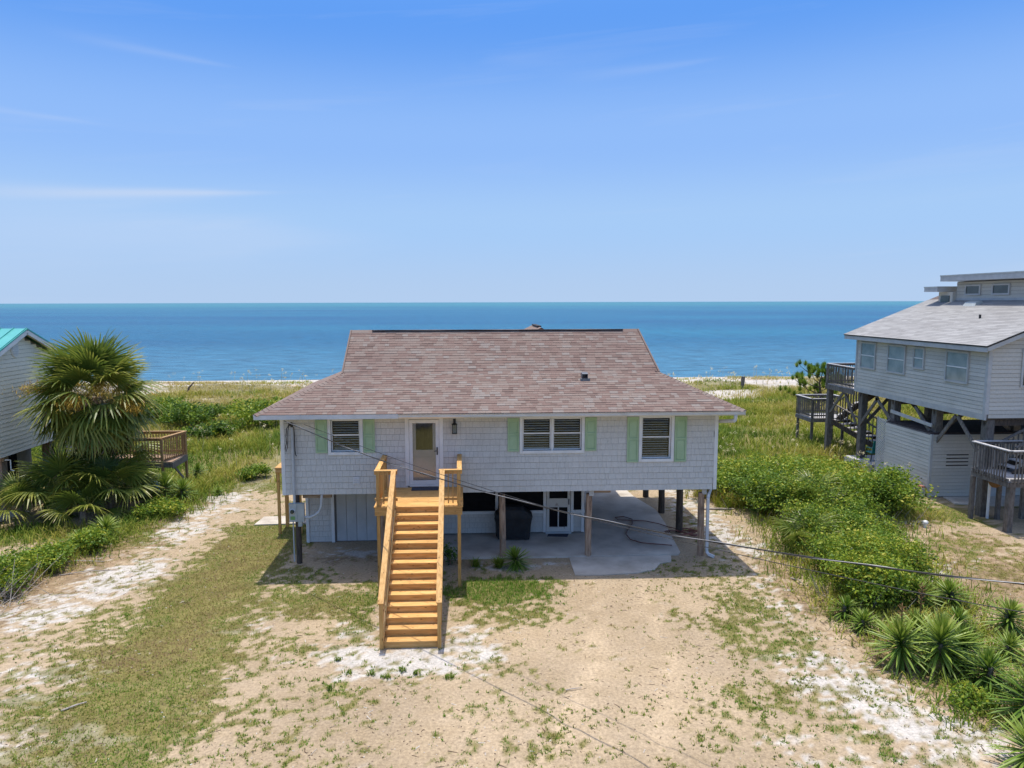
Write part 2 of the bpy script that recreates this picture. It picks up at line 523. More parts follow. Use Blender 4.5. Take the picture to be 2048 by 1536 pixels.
M['cable'] = mat_noise('black_cable', [(0.015, 0.015, 0.016), (0.035, 0.035, 0.035)], 4, rough=0.5)
M['alu_cable'] = mat_noise('aluminium_cable', [(0.22, 0.22, 0.23), (0.34, 0.34, 0.35)], 4, rough=0.5, metallic=0.3)
M['mat_grey'] = mat_noise('door_mat', [(0.035, 0.043, 0.065), (0.065, 0.075, 0.10)], 30, rough=0.95)
M['hose'] = mat_noise('red_hose', [(0.13, 0.045, 0.035), (0.20, 0.075, 0.055)], 8, rough=0.55)
M['cover'] = mat_noise('grill_cover', [(0.012, 0.013, 0.016), (0.028, 0.03, 0.034)], 3, rough=0.6, spec=0.35, bump=0.6, bscale=5)
M['clap'] = mat_tint('grey_clapboard', [(0.0, (0.52, 0.50, 0.445)), (0.5, (0.55, 0.53, 0.475)), (1.0, (0.58, 0.56, 0.505))], rough=0.7, noise=0.06, nscale=14, dirt=((0.25, 0.25, 0.22), 0.6, 0.35))
M['clap_warm'] = mat_tint('cream_clapboard', [(0.0, (0.76, 0.71, 0.60)), (0.5, (0.80, 0.75, 0.64)), (1.0, (0.82, 0.78, 0.68))], rough=0.7, noise=0.06, nscale=14, dirt=((0.42, 0.39, 0.34), 0.6, 0.35))
M['grey_shingle'] = mat_tint('grey_roof_shingle', [(0.0, (0.27, 0.265, 0.26)), (0.5, (0.31, 0.305, 0.30)), (1.0, (0.345, 0.34, 0.335))], rough=0.95, spec=0.1, noise=0.2, nscale=60, dirt=((0.2, 0.19, 0.19), 0.4, 0.4))
M['grey_trim'] = mat_noise('grey_trim_paint', [(0.40, 0.41, 0.41), (0.48, 0.49, 0.49)], 3, rough=0.6, dirt=((0.28, 0.27, 0.26), 1.2, 0.4))
M['pale_pane'] = mat_noise('curtained_pane', [(0.20, 0.24, 0.23), (0.32, 0.36, 0.34)], 1.6, rough=0.08, spec=0.6)
M['dark_pane'] = mat_noise('dark_pane', [(0.025, 0.04, 0.04), (0.05, 0.07, 0.07)], 1.6, rough=0.06, spec=0.7)
M['teal_metal'] = mat_noise('teal_metal_roof', [(0.07, 0.36, 0.33), (0.10, 0.42, 0.385)], 1.2, rough=0.35, spec=0.5, metallic=0.1)
M['brick'] = mat_noise('red_brick', [(0.24, 0.10, 0.07), (0.34, 0.16, 0.11)], 12, rough=0.9, rand=0.2)
M['block'] = mat_noise('concrete_block', [(0.40, 0.39, 0.37), (0.52, 0.51, 0.48)], 12, rough=0.95)
M['teal_plastic'] = mat_noise('teal_plastic', [(0.02, 0.20, 0.19), (0.03, 0.26, 0.25)], 3, rough=0.4, spec=0.4)
M['blue_tarp'] = mat_noise('blue_plastic', [(0.03, 0.14, 0.30), (0.06, 0.22, 0.42)], 3, rough=0.4, spec=0.4)
M['pvc'] = mat_noise('white_pvc', [(0.68, 0.68, 0.66), (0.76, 0.76, 0.74)], 3, rough=0.4)
M['moss'] = mat_noise('coconut_fibre', [(0.14, 0.075, 0.03), (0.26, 0.15, 0.07)], 25, rough=0.95, bump=0.5)
M['driftwood'] = mat_noise('dead_branch', [(0.30, 0.26, 0.22), (0.46, 0.41, 0.36)], 6, stretch=(3, 3, 3), rough=0.9)
M['bark'] = mat_noise('bark', [(0.10, 0.07, 0.05), (0.20, 0.15, 0.11)], 8, rough=0.95, bump=0.5)
M['palm_trunk'] = mat_noise('palm_trunk', [(0.13, 0.10, 0.075), (0.27, 0.21, 0.16)], 10, rough=0.95, bump=0.6)
M['lawn'] = mat_tint('lawn_blades', [(0.0, (0.11, 0.215, 0.020)), (0.35, (0.18, 0.245, 0.030)), (0.6, (0.25, 0.235, 0.055)), (0.8, (0.33, 0.24, 0.10)), (1.0, (0.33, 0.215, 0.13))], rough=0.7, translucent=0.3)
M['dune'] = mat_tint('dune_grass_blades', [(0.0, (0.09, 0.165, 0.018)), (0.35, (0.21, 0.265, 0.03)), (0.6, (0.34, 0.325, 0.05)), (0.85, (0.44, 0.36, 0.11)), (1.0, (0.50, 0.41, 0.21))], rough=0.7, translucent=0.3)
M['oats'] = mat_tint('sea_oats', [(0.0, (0.40, 0.36, 0.17)), (1.0, (0.62, 0.56, 0.36))], rough=0.8, translucent=0.2)
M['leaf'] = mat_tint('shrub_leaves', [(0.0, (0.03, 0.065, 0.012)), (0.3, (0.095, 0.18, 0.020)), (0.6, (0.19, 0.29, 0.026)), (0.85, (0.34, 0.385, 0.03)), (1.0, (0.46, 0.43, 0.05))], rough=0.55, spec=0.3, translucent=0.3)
M['yucca'] = mat_tint('yucca_blades', [(0.0, (0.035, 0.08, 0.014)), (0.4, (0.11, 0.20, 0.024)), (0.75, (0.26, 0.34, 0.05)), (0.9, (0.36, 0.38, 0.10)), (1.0, (0.42, 0.29, 0.13))], rough=0.45, spec=0.4, translucent=0.2, vary=0.10)
M['frond'] = mat_tint('palm_fronds', [(0.0, (0.045, 0.07, 0.012)), (0.4, (0.135, 0.19, 0.03)), (0.7, (0.31, 0.31, 0.055)), (0.85, (0.44, 0.39, 0.12)), (1.0, (0.42, 0.27, 0.11))], rough=0.42, spec=0.4, translucent=0.38, vary=0.16)
M['bloom'] = mat_tint('palm_flower_stalks', [(0.0, (0.30, 0.18, 0.03)), (1.0, (0.55, 0.36, 0.06))], rough=0.85)
M['deadfrond'] = mat_tint('dead_palm_leaves', [(0.0, (0.16, 0.12, 0.09)), (1.0, (0.36, 0.28, 0.21))], rough=0.9)
M['needles'] = mat_tint('pine_needles', [(0.0, (0.04, 0.10, 0.014)), (0.6, (0.16, 0.26, 0.03)), (1.0, (0.30, 0.38, 0.05))], rough=0.6, translucent=0.35)

# ================================================================== SETTING: ground, sea
def sstep(a, b, x):
    t = np.clip((x - a) / (b - a), 0, 1)
    return t * t * (3 - 2 * t)


def ell(x, y, cx, cy, rx, ry, ang=0.0, soft=1.0):
    c, s = math.cos(R(ang)), math.sin(R(ang))
    u, v = ((x - cx) * c + (y - cy) * s) / rx, (-(x - cx) * s + (y - cy) * c) / ry
    return np.exp(-(u * u + v * v) ** 1.3 * 0.8 * soft)


def along(x, y, pts, r):
    best = np.full(np.shape(x), 1e9)
    for (ax, ay), (bx, by) in zip(pts[:-1], pts[1:]):
        dx, dy = bx - ax, by - ay
        t = np.clip(((x - ax) * dx + (y - ay) * dy) / (dx * dx + dy * dy), 0, 1)
        best = np.minimum(best, np.hypot(x - ax - t * dx, y - ay - t * dy))
    return np.exp(-(best / r) ** 2.4 * 0.8)


def height(x, y):
    z = (fbm(x * 0.35, y * 0.35, 5) - 0.5) * 0.09 + (fbm(x * 2.2, y * 2.2, 9, 3) - 0.5) * 0.03
    rut = np.maximum(along(x, y, RUT_A, 0.24), along(x, y, RUT_B, 0.24)) * (0.5 + fbm(x * 1.5, y * 1.5, 401))
    z = z - 0.045 * rut + 0.02 * (vnoise(x * 3.2, y * 3.2, 77) ** 3)
    near = np.exp(-(np.maximum(0, np.abs(x - 1.2) - 7.2) ** 2 + np.maximum(0, np.abs(y - 22.5) - 7.5) ** 2) / 2.0)
    z = z * (1 - 0.85 * near)
    far = sstep(31, 45, y)
    z = z + far * (fbm(x * 0.09, y * 0.09, 21) - 0.45) * 0.9
    dune = sstep(58, 68, y) * (1 - sstep(72, 84, y))
    z = z + dune * (0.1 + (fbm(x * 0.13, y * 0.2, 33) - 0.4) * 1.1)
    z = z * (1 - sstep(70, 86, y) * 0.9)
    return z - np.maximum(0, y - 72) * 0.0835


RUT_A = [(3.7, 20.6), (3.5, 18.5), (3.0, 15.5), (1.6, 12.5), (0.4, 10.5)]
RUT_B = [(5.3, 20.4), (5.1, 18.4), (4.7, 15.4), (3.5, 12.0), (2.6, 10.5)]
SANDTRACK = [(-12.6, 16.5), (-11.4, 19.0), (-10.3, 21.2), (-10.2, 25.5), (-10.3, 29.5), (-9.4, 34), (-8.6, 44)]


def cover(w, n):
    return sstep(-0.04, 0.10, w - n)


def masks(x, y):
    """white sand, grass, dry thatch (0..1 each) at world points"""
    na = np.clip((fbm(x * 1.1, y * 1.6, 3, 4) - 0.5) * 2.3 + 0.5, 0, 1)
    nb = np.clip((fbm(x * 4.2, y * 6.4, 13, 4) - 0.5) * 2.4 + 0.5, 0, 1)
    nc = np.clip((fbm(x * 6.5, y * 6.5, 23, 3) - 0.5) * 2.4 + 0.5, 0, 1)
    mx = np.maximum
    w = 0.68 * along(x, y, [(-11.4, 18.8), (-10.9, 20.0), (-10.0, 21.8)], 1.3)
    w = mx(w, 0.66 * along(x, y, SANDTRACK[3:], 1.15))
    w = mx(w, 0.30 * along(x, y, SANDTRACK[2:4], 1.6))
    w = mx(w, 0.66 * ell(x, y, -8.6, 12.3, 1.9, 1.7))
    w = mx(w, 0.52 * ell(x, y, -9.6, 15.2, 1.7, 1.5, 40))
    w = mx(w, 0.42 * ell(x, y, -7.0, 12.6, 1.6, 0.8))
    w = mx(w, 0.85 * ell(x, y, -1.7, 15.75, 2.1, 0.85))
    w = mx(w, 0.68 * ell(x, y, 0.1, 16.4, 0.9, 1.1))
    w = mx(w, 0.5 * ell(x, y, -2.7, 17.3, 0.7, 1.0))
    w = mx(w, 0.66 * along(x, y, [(10.8, 11.0), (9.2, 12.4), (8.2, 13.9), (7.9, 15.0)], 1.15))
    w = mx(w, 0.45 * ell(x, y, 6.6, 12.0, 1.6, 1.2))
    w = mx(w, 0.38 * along(x, y, [(8.9, 15.5), (8.7, 18.5), (8.9, 21)], 0.6))
    w = mx(w, 0.62 * along(x, y, [(9.4, 22.6), (9.3, 25), (9.2, 29), (9.6, 34)], 0.95))
    w = mx(w, 0.62 * ell(x, y, 1.7, 21.7, 2.0, 0.45))
    w = mx(w, 0.5 * ell(x, y, -3.8, 23.2, 1.6, 0.8))
    w = mx(w, 0.6 * ell(x, y, 15.9, 26.0, 1.6, 0.7, -35))
    w = mx(w, 0.5 * ell(x, y, 14.6, 20.6, 2.2, 0.5, 30))
    w = mx(w, 0.4 * ell(x, y, 17.8, 22.0, 1.2, 0.5))
    w = mx(w, 0.6 * ell(x, y, -15.6, 23.2, 1.3, 0.5, 10))
    w = mx(w, 0.34 * ell(x, y, -5.2, 17.9, 1.3, 0.9))
    w = mx(w, (0.55 + 0.45 * sstep(0.46, 0.54, fbm(x * 0.16, y * 0.22, 44))) * sstep(54, 64, y))
    w = mx(w, 1.4 * sstep(72, 78, y))
    white = sstep(-0.10, 0.20, w - (0.40 * na + 0.60 * nb))

    g = 0.27 + 0.10 * (fbm(x * 0.3, y * 0.3, 301) - 0.5)
    g = mx(g, 1.15 * along(x, y, [(-6.9, 25.4), (-7.4, 21), (-7.2, 17.5), (-6.8, 14.2), (-6.9, 11.5)], 1.8))
    g = mx(g, 0.72 * along(x, y, [(-9.0, 18.5), (-8.6, 14.0)], 1.5))
    g = mx(g, 0.88 * ell(x, y, -4.0, 19.4, 2.4, 1.4))
    g = mx(g, 0.62 * ell(x, y, -5.3, 21.3, 1.6, 0.9))
    g = mx(g, 0.60 * ell(x, y, -2.9, 18.0, 0.9, 1.6))
    g = mx(g, 1.08 * ell(x, y, 1.2, 19.7, 2.0, 1.05))
    g = mx(g, 0.70 * ell(x, y, 1.5, 18.2, 1.9, 0.9))
    g = mx(g, 0.55 * ell(x, y, 7.2, 21.2, 1.6, 0.7))
    g = mx(g, 0.62 * ell(x, y, 7.7, 19.0, 1.4, 1.6))
    g = mx(g, 0.66 * ell(x, y, 7.3, 16.6, 1.7, 2.3))
    g = mx(g, 0.56 * ell(x, y, 6.4, 13.4, 2.6, 1.4))
    g = mx(g, 0.46 * ell(x, y, 2.3, 12.6, 3.2, 1.0))
    g = mx(g, 0.48 * ell(x, y, -3.6, 14.0, 3.2, 1.6))
    g = mx(g, 0.52 * ell(x, y, -4.8, 16.8, 1.7, 1.3))
    g = mx(g, 0.55 * ell(x, y, 17.0, 21.5, 3.0, 3.5))
    g = mx(g, 0.9 * ell(x, y, 18.5, 26.5, 1.8, 2.0))
    g = mx(g, 0.9 * ell(x, y, -15.5, 25.6, 2.8, 1.2))
    g = mx(g, 0.8 * ell(x, y, -12.4, 25.8, 1.6, 2.6, 25))
    g = mx(g, 1.2 * sstep(29, 33, y) * (1 - 0.85 * sstep(0.44, 0.54, fbm(x * 0.16, y * 0.22, 44)) * sstep(52, 62, y)) * (1 - sstep(68, 75, y)))
    g = mx(g, 0.95 * sstep(9.5, 6, y))  # unseen grass behind the camera, added for darker reflections in the windows
    bare = along(x, y, [(4.6, 21), (4.4, 18.5), (4.2, 15.6), (3.3, 13.4)], 1.5)
    g = g * (1 - 0.85 * bare) * (1 - sstep(68, 75, y))
    g = g * (1 - 0.9 * ((x > -5.2) & (x < 8.0) & (y > 22.0) & (y < 30)))
    grass = cover(g, 0.35 * na + 0.65 * nc)

    b = 0.0 * x
    b = mx(b, 0.95 * along(x, y, [(-13.5, 16.5), (-12.2, 20.5), (-11.6, 24.2), (-11.2, 29.5), (-10.6, 34)], 1.25))
    b = mx(b, 0.65 * along(x, y, [(-7.2, 24), (-7.4, 18), (-7.4, 13)], 1.9))
    b = mx(b, 0.75 * along(x, y, [(8.8, 27), (9.6, 23), (9.5, 20), (9.6, 17), (10.5, 12.5), (11, 11)], 0.95))
    b = mx(b, 0.9 * ell(x, y, 16.0, 20.5, 4.0, 5.0))
    b = mx(b, 0.45 * ell(x, y, -4.6, 18.6, 2.6, 1.7))
    b = mx(b, 0.5 * ell(x, y, -3.8, 22.4, 2.2, 1.0))
    b = mx(b, 0.35 * ell(x, y, 1.4, 19.0, 2.6, 1.6))
    b = mx(b, 0.35 * ell(x, y, 8.2, 13.6, 1.6, 2.2))
    brown = cover(b, 0.6 * na + 0.4 * nc)
    brown = brown * (1 - white)
    return white, grass, brown


def axis(lo, hi, flo, fhi, step, grow=1.22):
    fine = list(np.arange(flo, fhi + 1e-6, step))
    a, s = [], step
    v = flo
    while v > lo:
        s = min(s * grow, 60); v -= s; a.append(v)
    b, s = [], step
    v = fhi
    while v < hi:
        s = min(s * grow, 60); v += s; b.append(v)
    return np.array(a[::-1] + fine + b)


def build_ground():
    xs = axis(-420, 430, -15.5, 18.5, 0.095)
    ya = axis(-160, 12, 11.0, 32.0, 0.095)
    ya = ya[ya <= 32.001]
    yb = np.concatenate([np.arange(32.3, 104, 0.45), np.arange(106, 150, 6.0)])
    ys = np.concatenate([ya, yb])
    X, Y = np.meshgrid(xs, ys)
    Z = height(X, Y)
    V = np.stack([X.ravel(), Y.ravel(), Z.ravel()], 1)
    nx, ny = len(xs), len(ys)
    i = np.arange(nx - 1)[None, :] + nx * np.arange(ny - 1)[:, None]
    F = np.stack([i, i + 1, i + 1 + nx, i + nx], -1).reshape(-1, 4)
    w, g, b = masks(X.ravel(), Y.ravel())
    x, y = X.ravel(), Y.ravel()
    n = fbm(x * 0.6, y * 0.6, 71)[:, None]
    n2 = fbm(x * 2.6, y * 2.6, 72)[:, None]
    tan = np.array([0.375, 0.288, 0.190]) * (0.80 + 0.40 * n) + np.array([0.04, 0.04, 0.045]) * (n2 - 0.5)
    wht = np.array([0.50, 0.462, 0.415]) * (0.80 + 0.34 * n2)
    brn = np.array([0.265, 0.19, 0.115]) * (0.70 + 0.60 * n2)
    grn = np.array([0.165, 0.15, 0.045]) * (0.65 + 0.7 * n2)
    rut = np.maximum(along(x, y, RUT_A, 0.26), along(x, y, RUT_B, 0.26))[:, None] * sstep(0.35, 0.6, n2)
    tan = tan * (1 + 0.16 * rut)
    c = tan * (1 - b[:, None]) + brn * b[:, None]
    c = c * (1 - 0.85 * g[:, None]) + grn * 0.85 * g[:, None]
    ww = (w * (1 - 0.8 * g))[:, None]
    c = c * (1 - ww) + wht * ww
    wet = sstep(-1.75, -2.0, Z.ravel())[:, None]
    c = c * (1 - 0.45 * wet)
    c = np.concatenate([np.clip(c, 0, 1), np.ones((len(c), 1))], 1).astype(np.float32)

    m, N, L, P = new_mat('sandy_ground')
    at = N.new('ShaderNodeAttribute'); at.attribute_name = 'gcol'
    ge = N.new('ShaderNodeNewGeometry')
    n1 = N.new('ShaderNodeTexNoise'); n1.inputs['Scale'].default_value = 14; n1.inputs['Detail'].default_value = 9; n1.inputs['Roughness'].default_value = 0.72
    L.new(ge.outputs['Position'], n1.inputs['Vector'])
    mr = N.new('ShaderNodeMapRange'); mr.inputs['From Min'].default_value = 0.3; mr.inputs['From Max'].default_value = 0.7
    mr.inputs['To Min'].default_value = 0.62; mr.inputs['To Max'].default_value = 1.32
    L.new(n1.outputs['Fac'], mr.inputs['Value'])
    hv = N.new('ShaderNodeHueSaturation'); L.new(mr.outputs[0], hv.inputs['Value']); L.new(at.outputs['Color'], hv.inputs['Color'])
    # scattered leaf litter and pebbles
    vo = N.new('ShaderNodeTexVoronoi'); vo.inputs['Scale'].default_value = 7.0
    L.new(ge.outputs['Position'], vo.inputs['Vector'])
    lt = N.new('ShaderNodeMapRange'); lt.inputs['From Min'].default_value = 0.11; lt.inputs['From Max'].default_value = 0.06
    lt.inputs['To Max'].default_value = 0.55
    L.new(vo.outputs['Distance'], lt.inputs['Value'])
    mx = N.new('ShaderNodeMix'); mx.data_type = 'RGBA'; mx.inputs['B'].default_value = (0.16, 0.11, 0.07, 1)
    L.new(lt.outputs[0], mx.inputs['Factor']); L.new(hv.outputs[0], mx.inputs['A'])
    L.new(mx.outputs['Result'], P.inputs['Base Color'])
    P.inputs['Roughness'].default_value = 0.95; P.inputs['Specular IOR Level'].default_value = 0.1
    nb = N.new('ShaderNodeTexNoise'); nb.inputs['Scale'].default_value = 5; nb.inputs['Detail'].default_value = 8; nb.inputs['Roughness'].default_value = 0.7
    L.new(ge.outputs['Position'], nb.inputs['Vector'])
    bp = N.new('ShaderNodeBump'); bp.inputs['Strength'].default_value = 0.55; bp.inputs['Distance'].default_value = 0.07
    L.new(nb.outputs['Fac'], bp.inputs['Height']); L.new(bp.outputs[0], P.inputs['Normal'])
    o = big_mesh('ground', V, F, m, smooth=True)
    a = o.data.color_attributes.new('gcol', 'FLOAT_COLOR', 'POINT')
    a.data.foreach_set('color', c.ravel())
    tag(o, 'sandy lot with thin grass running out to dunes and beach', kind='structure')


build_ground()


def build_sea():
    m, N, L, P = new_mat('sea_water')
    ge = N.new('ShaderNodeNewGeometry')

    def noise(sc, st, det=5, rough=0.55):
        mp = N.new('ShaderNodeMapping'); mp.inputs['Scale'].default_value = st
        L.new(ge.outputs['Position'], mp.inputs['Vector'])
        n = N.new('ShaderNodeTexNoise'); n.inputs['Scale'].default_value = sc; n.inputs['Detail'].default_value = det
        n.inputs['Roughness'].default_value = rough
        L.new(mp.outputs[0], n.inputs['Vector'])
        return n.outputs['Fac']
    big = noise(0.006, (0.3, 1.0, 1), 5)
    r = N.new('ShaderNodeValToRGB')
    r.color_ramp.elements[0].position = 0.36; r.color_ramp.elements[0].color = (0.004, 0.064, 0.152, 1)
    r.color_ramp.elements[1].position = 0.66; r.color_ramp.elements[1].color = (0.012, 0.132, 0.215, 1)
    L.new(big, r.inputs['Fac'])
    # deeper water far out is greener, the shelf by the beach bluer
    sp = N.new('ShaderNodeSeparateXYZ'); L.new(ge.outputs['Position'], sp.inputs[0])
    fr = N.new('ShaderNodeMapRange'); fr.inputs['From Min'].default_value = 500; fr.inputs['From Max'].default_value = 2600
    L.new(sp.outputs[1], fr.inputs['Value'])
    sh_ = N.new('ShaderNodeMapRange'); sh_.inputs['From Min'].default_value = 210; sh_.inputs['From Max'].default_value = 100
    sh_.interpolation_type = 'SMOOTHSTEP'
    L.new(sp.outputs[1], sh_.inputs['Value'])
    ms = N.new('ShaderNodeMix'); ms.data_type = 'RGBA'; ms.inputs['B'].default_value = (0.045, 0.150, 0.235, 1)
    L.new(sh_.outputs[0], ms.inputs['Factor']); L.new(r.outputs['Color'], ms.inputs['A'])
    mx = N.new('ShaderNodeMix'); mx.data_type = 'RGBA'; mx.inputs['B'].default_value = (0.030, 0.165, 0.20, 1)
    L.new(fr.outputs[0], mx.inputs['Factor']); L.new(ms.outputs['Result'], mx.inputs['A'])
    # wind ripples, their light and dark painted into the colour by noise
    rip = noise(0.55, (0.35, 1.0, 1), 7, 0.65)
    mr = N.new('ShaderNodeMapRange'); mr.inputs['From Min'].default_value = 0.3; mr.inputs['From Max'].default_value = 0.7
    mr.inputs['To Min'].default_value = 0.45; mr.inputs['To Max'].default_value = 1.5
    L.new(rip, mr.inputs['Value'])
    hv = N.new('ShaderNodeHueSaturation'); L.new(mr.outputs[0], hv.inputs['Value']); L.new(mx.outputs['Result'], hv.inputs['Color'])
    L.new(hv.outputs[0], P.inputs['Base Color'])
    P.inputs['Roughness'].default_value = 0.28
    P.inputs['IOR'].default_value = 1.33
    P.inputs['Specular IOR Level'].default_value = 0.12
    bp = N.new('ShaderNodeBump'); bp.inputs['Strength'].default_value = 0.9; bp.inputs['Distance'].default_value = 0.6
    L.new(rip, bp.inputs['Height']); L.new(bp.outputs[0], P.inputs['Normal'])
    V = [(-40000, 92, -2), (40000, 92, -2), (40000, 45000, -2), (-40000, 45000, -2)]
    o = big_mesh('sea', V, [(0, 1, 2, 3)], m)
    tag(o, 'calm blue sea reaching the horizon', kind='structure')


build_sea()

rd = MB().slab([(-300, -9.5), (300, -9.5), (300, -2.5), (-300, -2.5)], -0.2, 0.10).build('unseen_road', mat_noise('asphalt', [(0.045, 0.045, 0.047), (0.075, 0.075, 0.075)], 3, rough=0.9, space='World'))  # unseen strip behind the camera, added to darken the window reflections
rd['kind'] = 'structure'

# ================================================================== MAIN HOUSE
HX0, HX1, HY0, HY1 = -5.66, 8.11, 22.2, 29.6
ZB, ZT = 2.25, 4.78
house = thing('stilt_house', (1.2, 25.9, 0), 'grey shake-sided stilt house with brown shingle roof and green shutters', 'house')


class Tiles:
    """shingles / shakes / boards: some as objects of their own, the rest joined"""
    cache = {}

    def __init__(self, name, mat, parent):
        self.name, self.mat, self.parent = name, mat, parent
        self.V, self.F, self.T = [], [], []
        self.n_single = 0

    @staticmethod
    def verts(w, h, t0, t1):
        return [(0, 0, -0.002), (w, 0, -0.002), (w, h, -0.002), (0, h, -0.002), (0, 0, t0), (w, 0, t0), (w, h, t1), (0, h, t1)]
    faces = [(3, 2, 1, 0), (4, 5, 6, 7), (0, 1, 5, 4), (1, 2, 6, 5), (2, 3, 7, 6), (3, 0, 4, 7)]

    def add(self, p, u, v, w, h, t0, t1, tint, single=False):
        u, v = Vector(u).normalized(), Vector(v).normalized()
        n = u.cross(v)
        if single:
            key = (self.mat.name, round(w, 3), round(h, 3), round(t0, 4), round(t1, 4), round(tint, 2))
            me = Tiles.cache.get(key)
            if me is None:
                me = bpy.data.meshes.new(self.name)
                me.from_pydata(self.verts(w, h, t0, t1), [], self.faces)
                a = me.attributes.new('tint', 'FLOAT', 'POINT')
                a.data.foreach_set('value', np.full(8, tint, np.float32))
                me.materials.append(self.mat)
                Tiles.cache[key] = me
            rot = Matrix((u, v, n)).transposed()
            link(self.name, me, self.mat, p, self.parent, rot)
            self.n_single += 1
        else:
            p = Vector(p); b = len(self.V)
            for a in self.verts(w, h, t0, t1):
                self.V.append(p + u * a[0] + v * a[1] + n * a[2])
            self.T += [tint] * 8
            self.F += [tuple(i + b for i in f) for f in self.faces]

    def quad(self, pts, n, t0, t1, tint):
        """tile trimmed to four corners (lower-left, lower-right, upper-right, upper-left)"""
        n = Vector(n); pts = [Vector(p) for p in pts]; b = len(self.V)
        self.V += [p - n * 0.002 for p in pts] + [pts[0] + n * t0, pts[1] + n * t0, pts[2] + n * t1, pts[3] + n * t1]
        self.T += [tint] * 8
        self.F += [tuple(i + b for i in f) for f in self.faces]

    def finish(self, stuff=True, name=None):
        if not self.V: return None
        V = np.array([tuple(v) for v in self.V])
        c = V.mean(0)
        o = big_mesh(name or self.name, V, self.F, self.mat, tuple(c), self.parent, self.T)
        if stuff: o['kind'] = 'stuff'
        return o


def q3(t): return round(t * 5) / 5


# ---- walls with real openings
W1 = (-4.13, -3.22, 3.60, 4.62)
W2 = (1.87, 3.75, 3.58, 4.62)
W3 = (5.67, 6.62, 3.27, 4.62)
DR = (-1.70, -0.75, 2.50, 4.62)
OPEN = [W1, W2, W3, DR]


def wall_cells(mb, x0, x1, z0, z1, ops, y0, y1):
    xs = sorted({x0, x1, *[o[0] for o in ops], *[o[1] for o in ops]})
    zs = sorted({z0, z1, *[o[2] for o in ops], *[o[3] for o in ops]})
    for a, b in zip(xs[:-1], xs[1:]):
        for c, d in zip(zs[:-1], zs[1:]):
            mx_, mz = (a + b) / 2, (c + d) / 2
            if any(o[0] < mx_ < o[1] and o[2] < mz < o[3] for o in ops): continue
            mb.box(a, b, y0, y1, c, d)


w = MB()
wall_cells(w, HX0, HX1, ZB, ZT, OPEN, HY0, HY0 + 0.14)
w.build('front_wall', M['sheathing'], house)
MB().box(HX0, HX0 + 0.14, HY0 + 0.14, HY1, ZB, ZT).build('side_wall', M['shake'], house)
MB().box(HX1 - 0.14, HX1, HY0 + 0.14, HY1, ZB, ZT).build('side_wall', M['shake'], house)
MB().box(HX0 + 0.14, HX1 - 0.14, HY1 - 0.14, HY1, ZB, ZT).build('back_wall', M['shake'], house)
fl = MB().box(HX0 + 0.14, HX1 - 0.14, HY0 + 0.14, HY1 - 0.14, ZB + 0.03, ZB + 0.2).build('floor', M['joist'], house)
for yb in (22.45, 24.85, 27.1, 29.35):
    for xb0, xb1 in ((HX0 + 0.2, 1.2), (1.203, HX1 - 0.2)):
        zlow = ZB + 0.004 if yb < 23 else ZB - 0.19
        boxpart('beam', M['joist'], house, xb0, xb1, yb - 0.07, yb + 0.07, zlow, ZB + 0.027)
boxpart('beam', M['joist'], house, -5.1, -4.2, 22.36, 22.5, ZB - 0.16, ZB + 0.003)
boxpart('beam', M['joist'], house, 4.2, 4.75, 22.40, 22.5, ZB - 0.13, ZB + 0.003)
MB().box(HX0 + 0.2, HX1 - 0.2, 25.0, 25.05, ZB + 0.2, ZT).build('interior_wall', M['dark_wood'], house)  # dark colour put in for the unlit room behind the windows

# ---- shake siding
shakes = Tiles('shake', M['shake'], house)
SH_W = (0.115, 0.15, 0.185, 0.23)


def shake_field(x0, x1, z0, z1, y, ops=(), rows=None, single_rows=(), n_max=0, rh=0.19):
    nr = int(math.ceil((z1 - z0) / rh))
    for r in range(nr):
        a, b = z0 + r * rh, min(z0 + (r + 1) * rh - 0.010, z1)
        x = x0 + (0.0 if r % 2 else -0.06)
        while x < x1 - 0.01:
            wd = random.choice(SH_W)
            xa, xb = max(x, x0), min(x + wd - 0.004, x1)
            x += wd
            if xb - xa < 0.02: continue
            pieces = [(xa, xb, a, b)]
            for o in ops:
                nxt = []
                for (p, q, c, d) in pieces:
                    if q <= o[0] or p >= o[1] or d <= o[2] or c >= o[3]:
                        nxt.append((p, q, c, d)); continue
                    if p < o[0]: nxt.append((p, o[0], c, d))
                    if q > o[1]: nxt.append((o[1], q, c, d))
                    pp, qq = max(p, o[0]), min(q, o[1])
                    if c < o[2]: nxt.append((pp, qq, c, o[2]))
                    if d > o[3]: nxt.append((pp, qq, o[3], d))
                pieces = nxt
            t = q3(random.random() * 0.8 + 0.1 + (0.1 if random.random() < .2 else 0))
            for (p, q, c, d) in pieces:
                if q - p < 0.015 or d - c < 0.02: continue
                full = len(pieces) == 1 and abs((q - p) - (wd - 0.004)) < 1e-4 and r < nr - 1
                single = full and r in single_rows and shakes.n_single < n_max
                lip = random.choice((0.0, 0.0, 0.003))
                shakes.add((p, y - 0.001, c), (1, 0, 0), (0, 0, 1), q - p, d - c, 0.030, 0.012, t, single)


shake_field(HX0 + 0.09, HX1 - 0.09, ZB, 4.68, HY0, [(o[0] - 0.05, o[1] + 0.05, o[2] - 0.05, o[3] + 0.3) for o in OPEN],
            single_rows=(1, 2, 3, 4), n_max=300)
# small lower rooms under the house
MB().box(-5.41, -4.40, 24.25, 24.35, 0.0, 2.06).build('lower_wall', M['sheathing'], house)
shake_field(-5.33, -4.56, 0.02, 2.06, 24.25)
MB().box(-5.41, -5.31, 24.352, 29.2, 0.0, 2.06).build('lower_wall', M['shake'], house)
for xa in (-5.43, -4.56):
    boxpart('corner_trim', M['white'], house, xa, xa + 0.10, 24.19, 24.25, 0.0, 2.06)
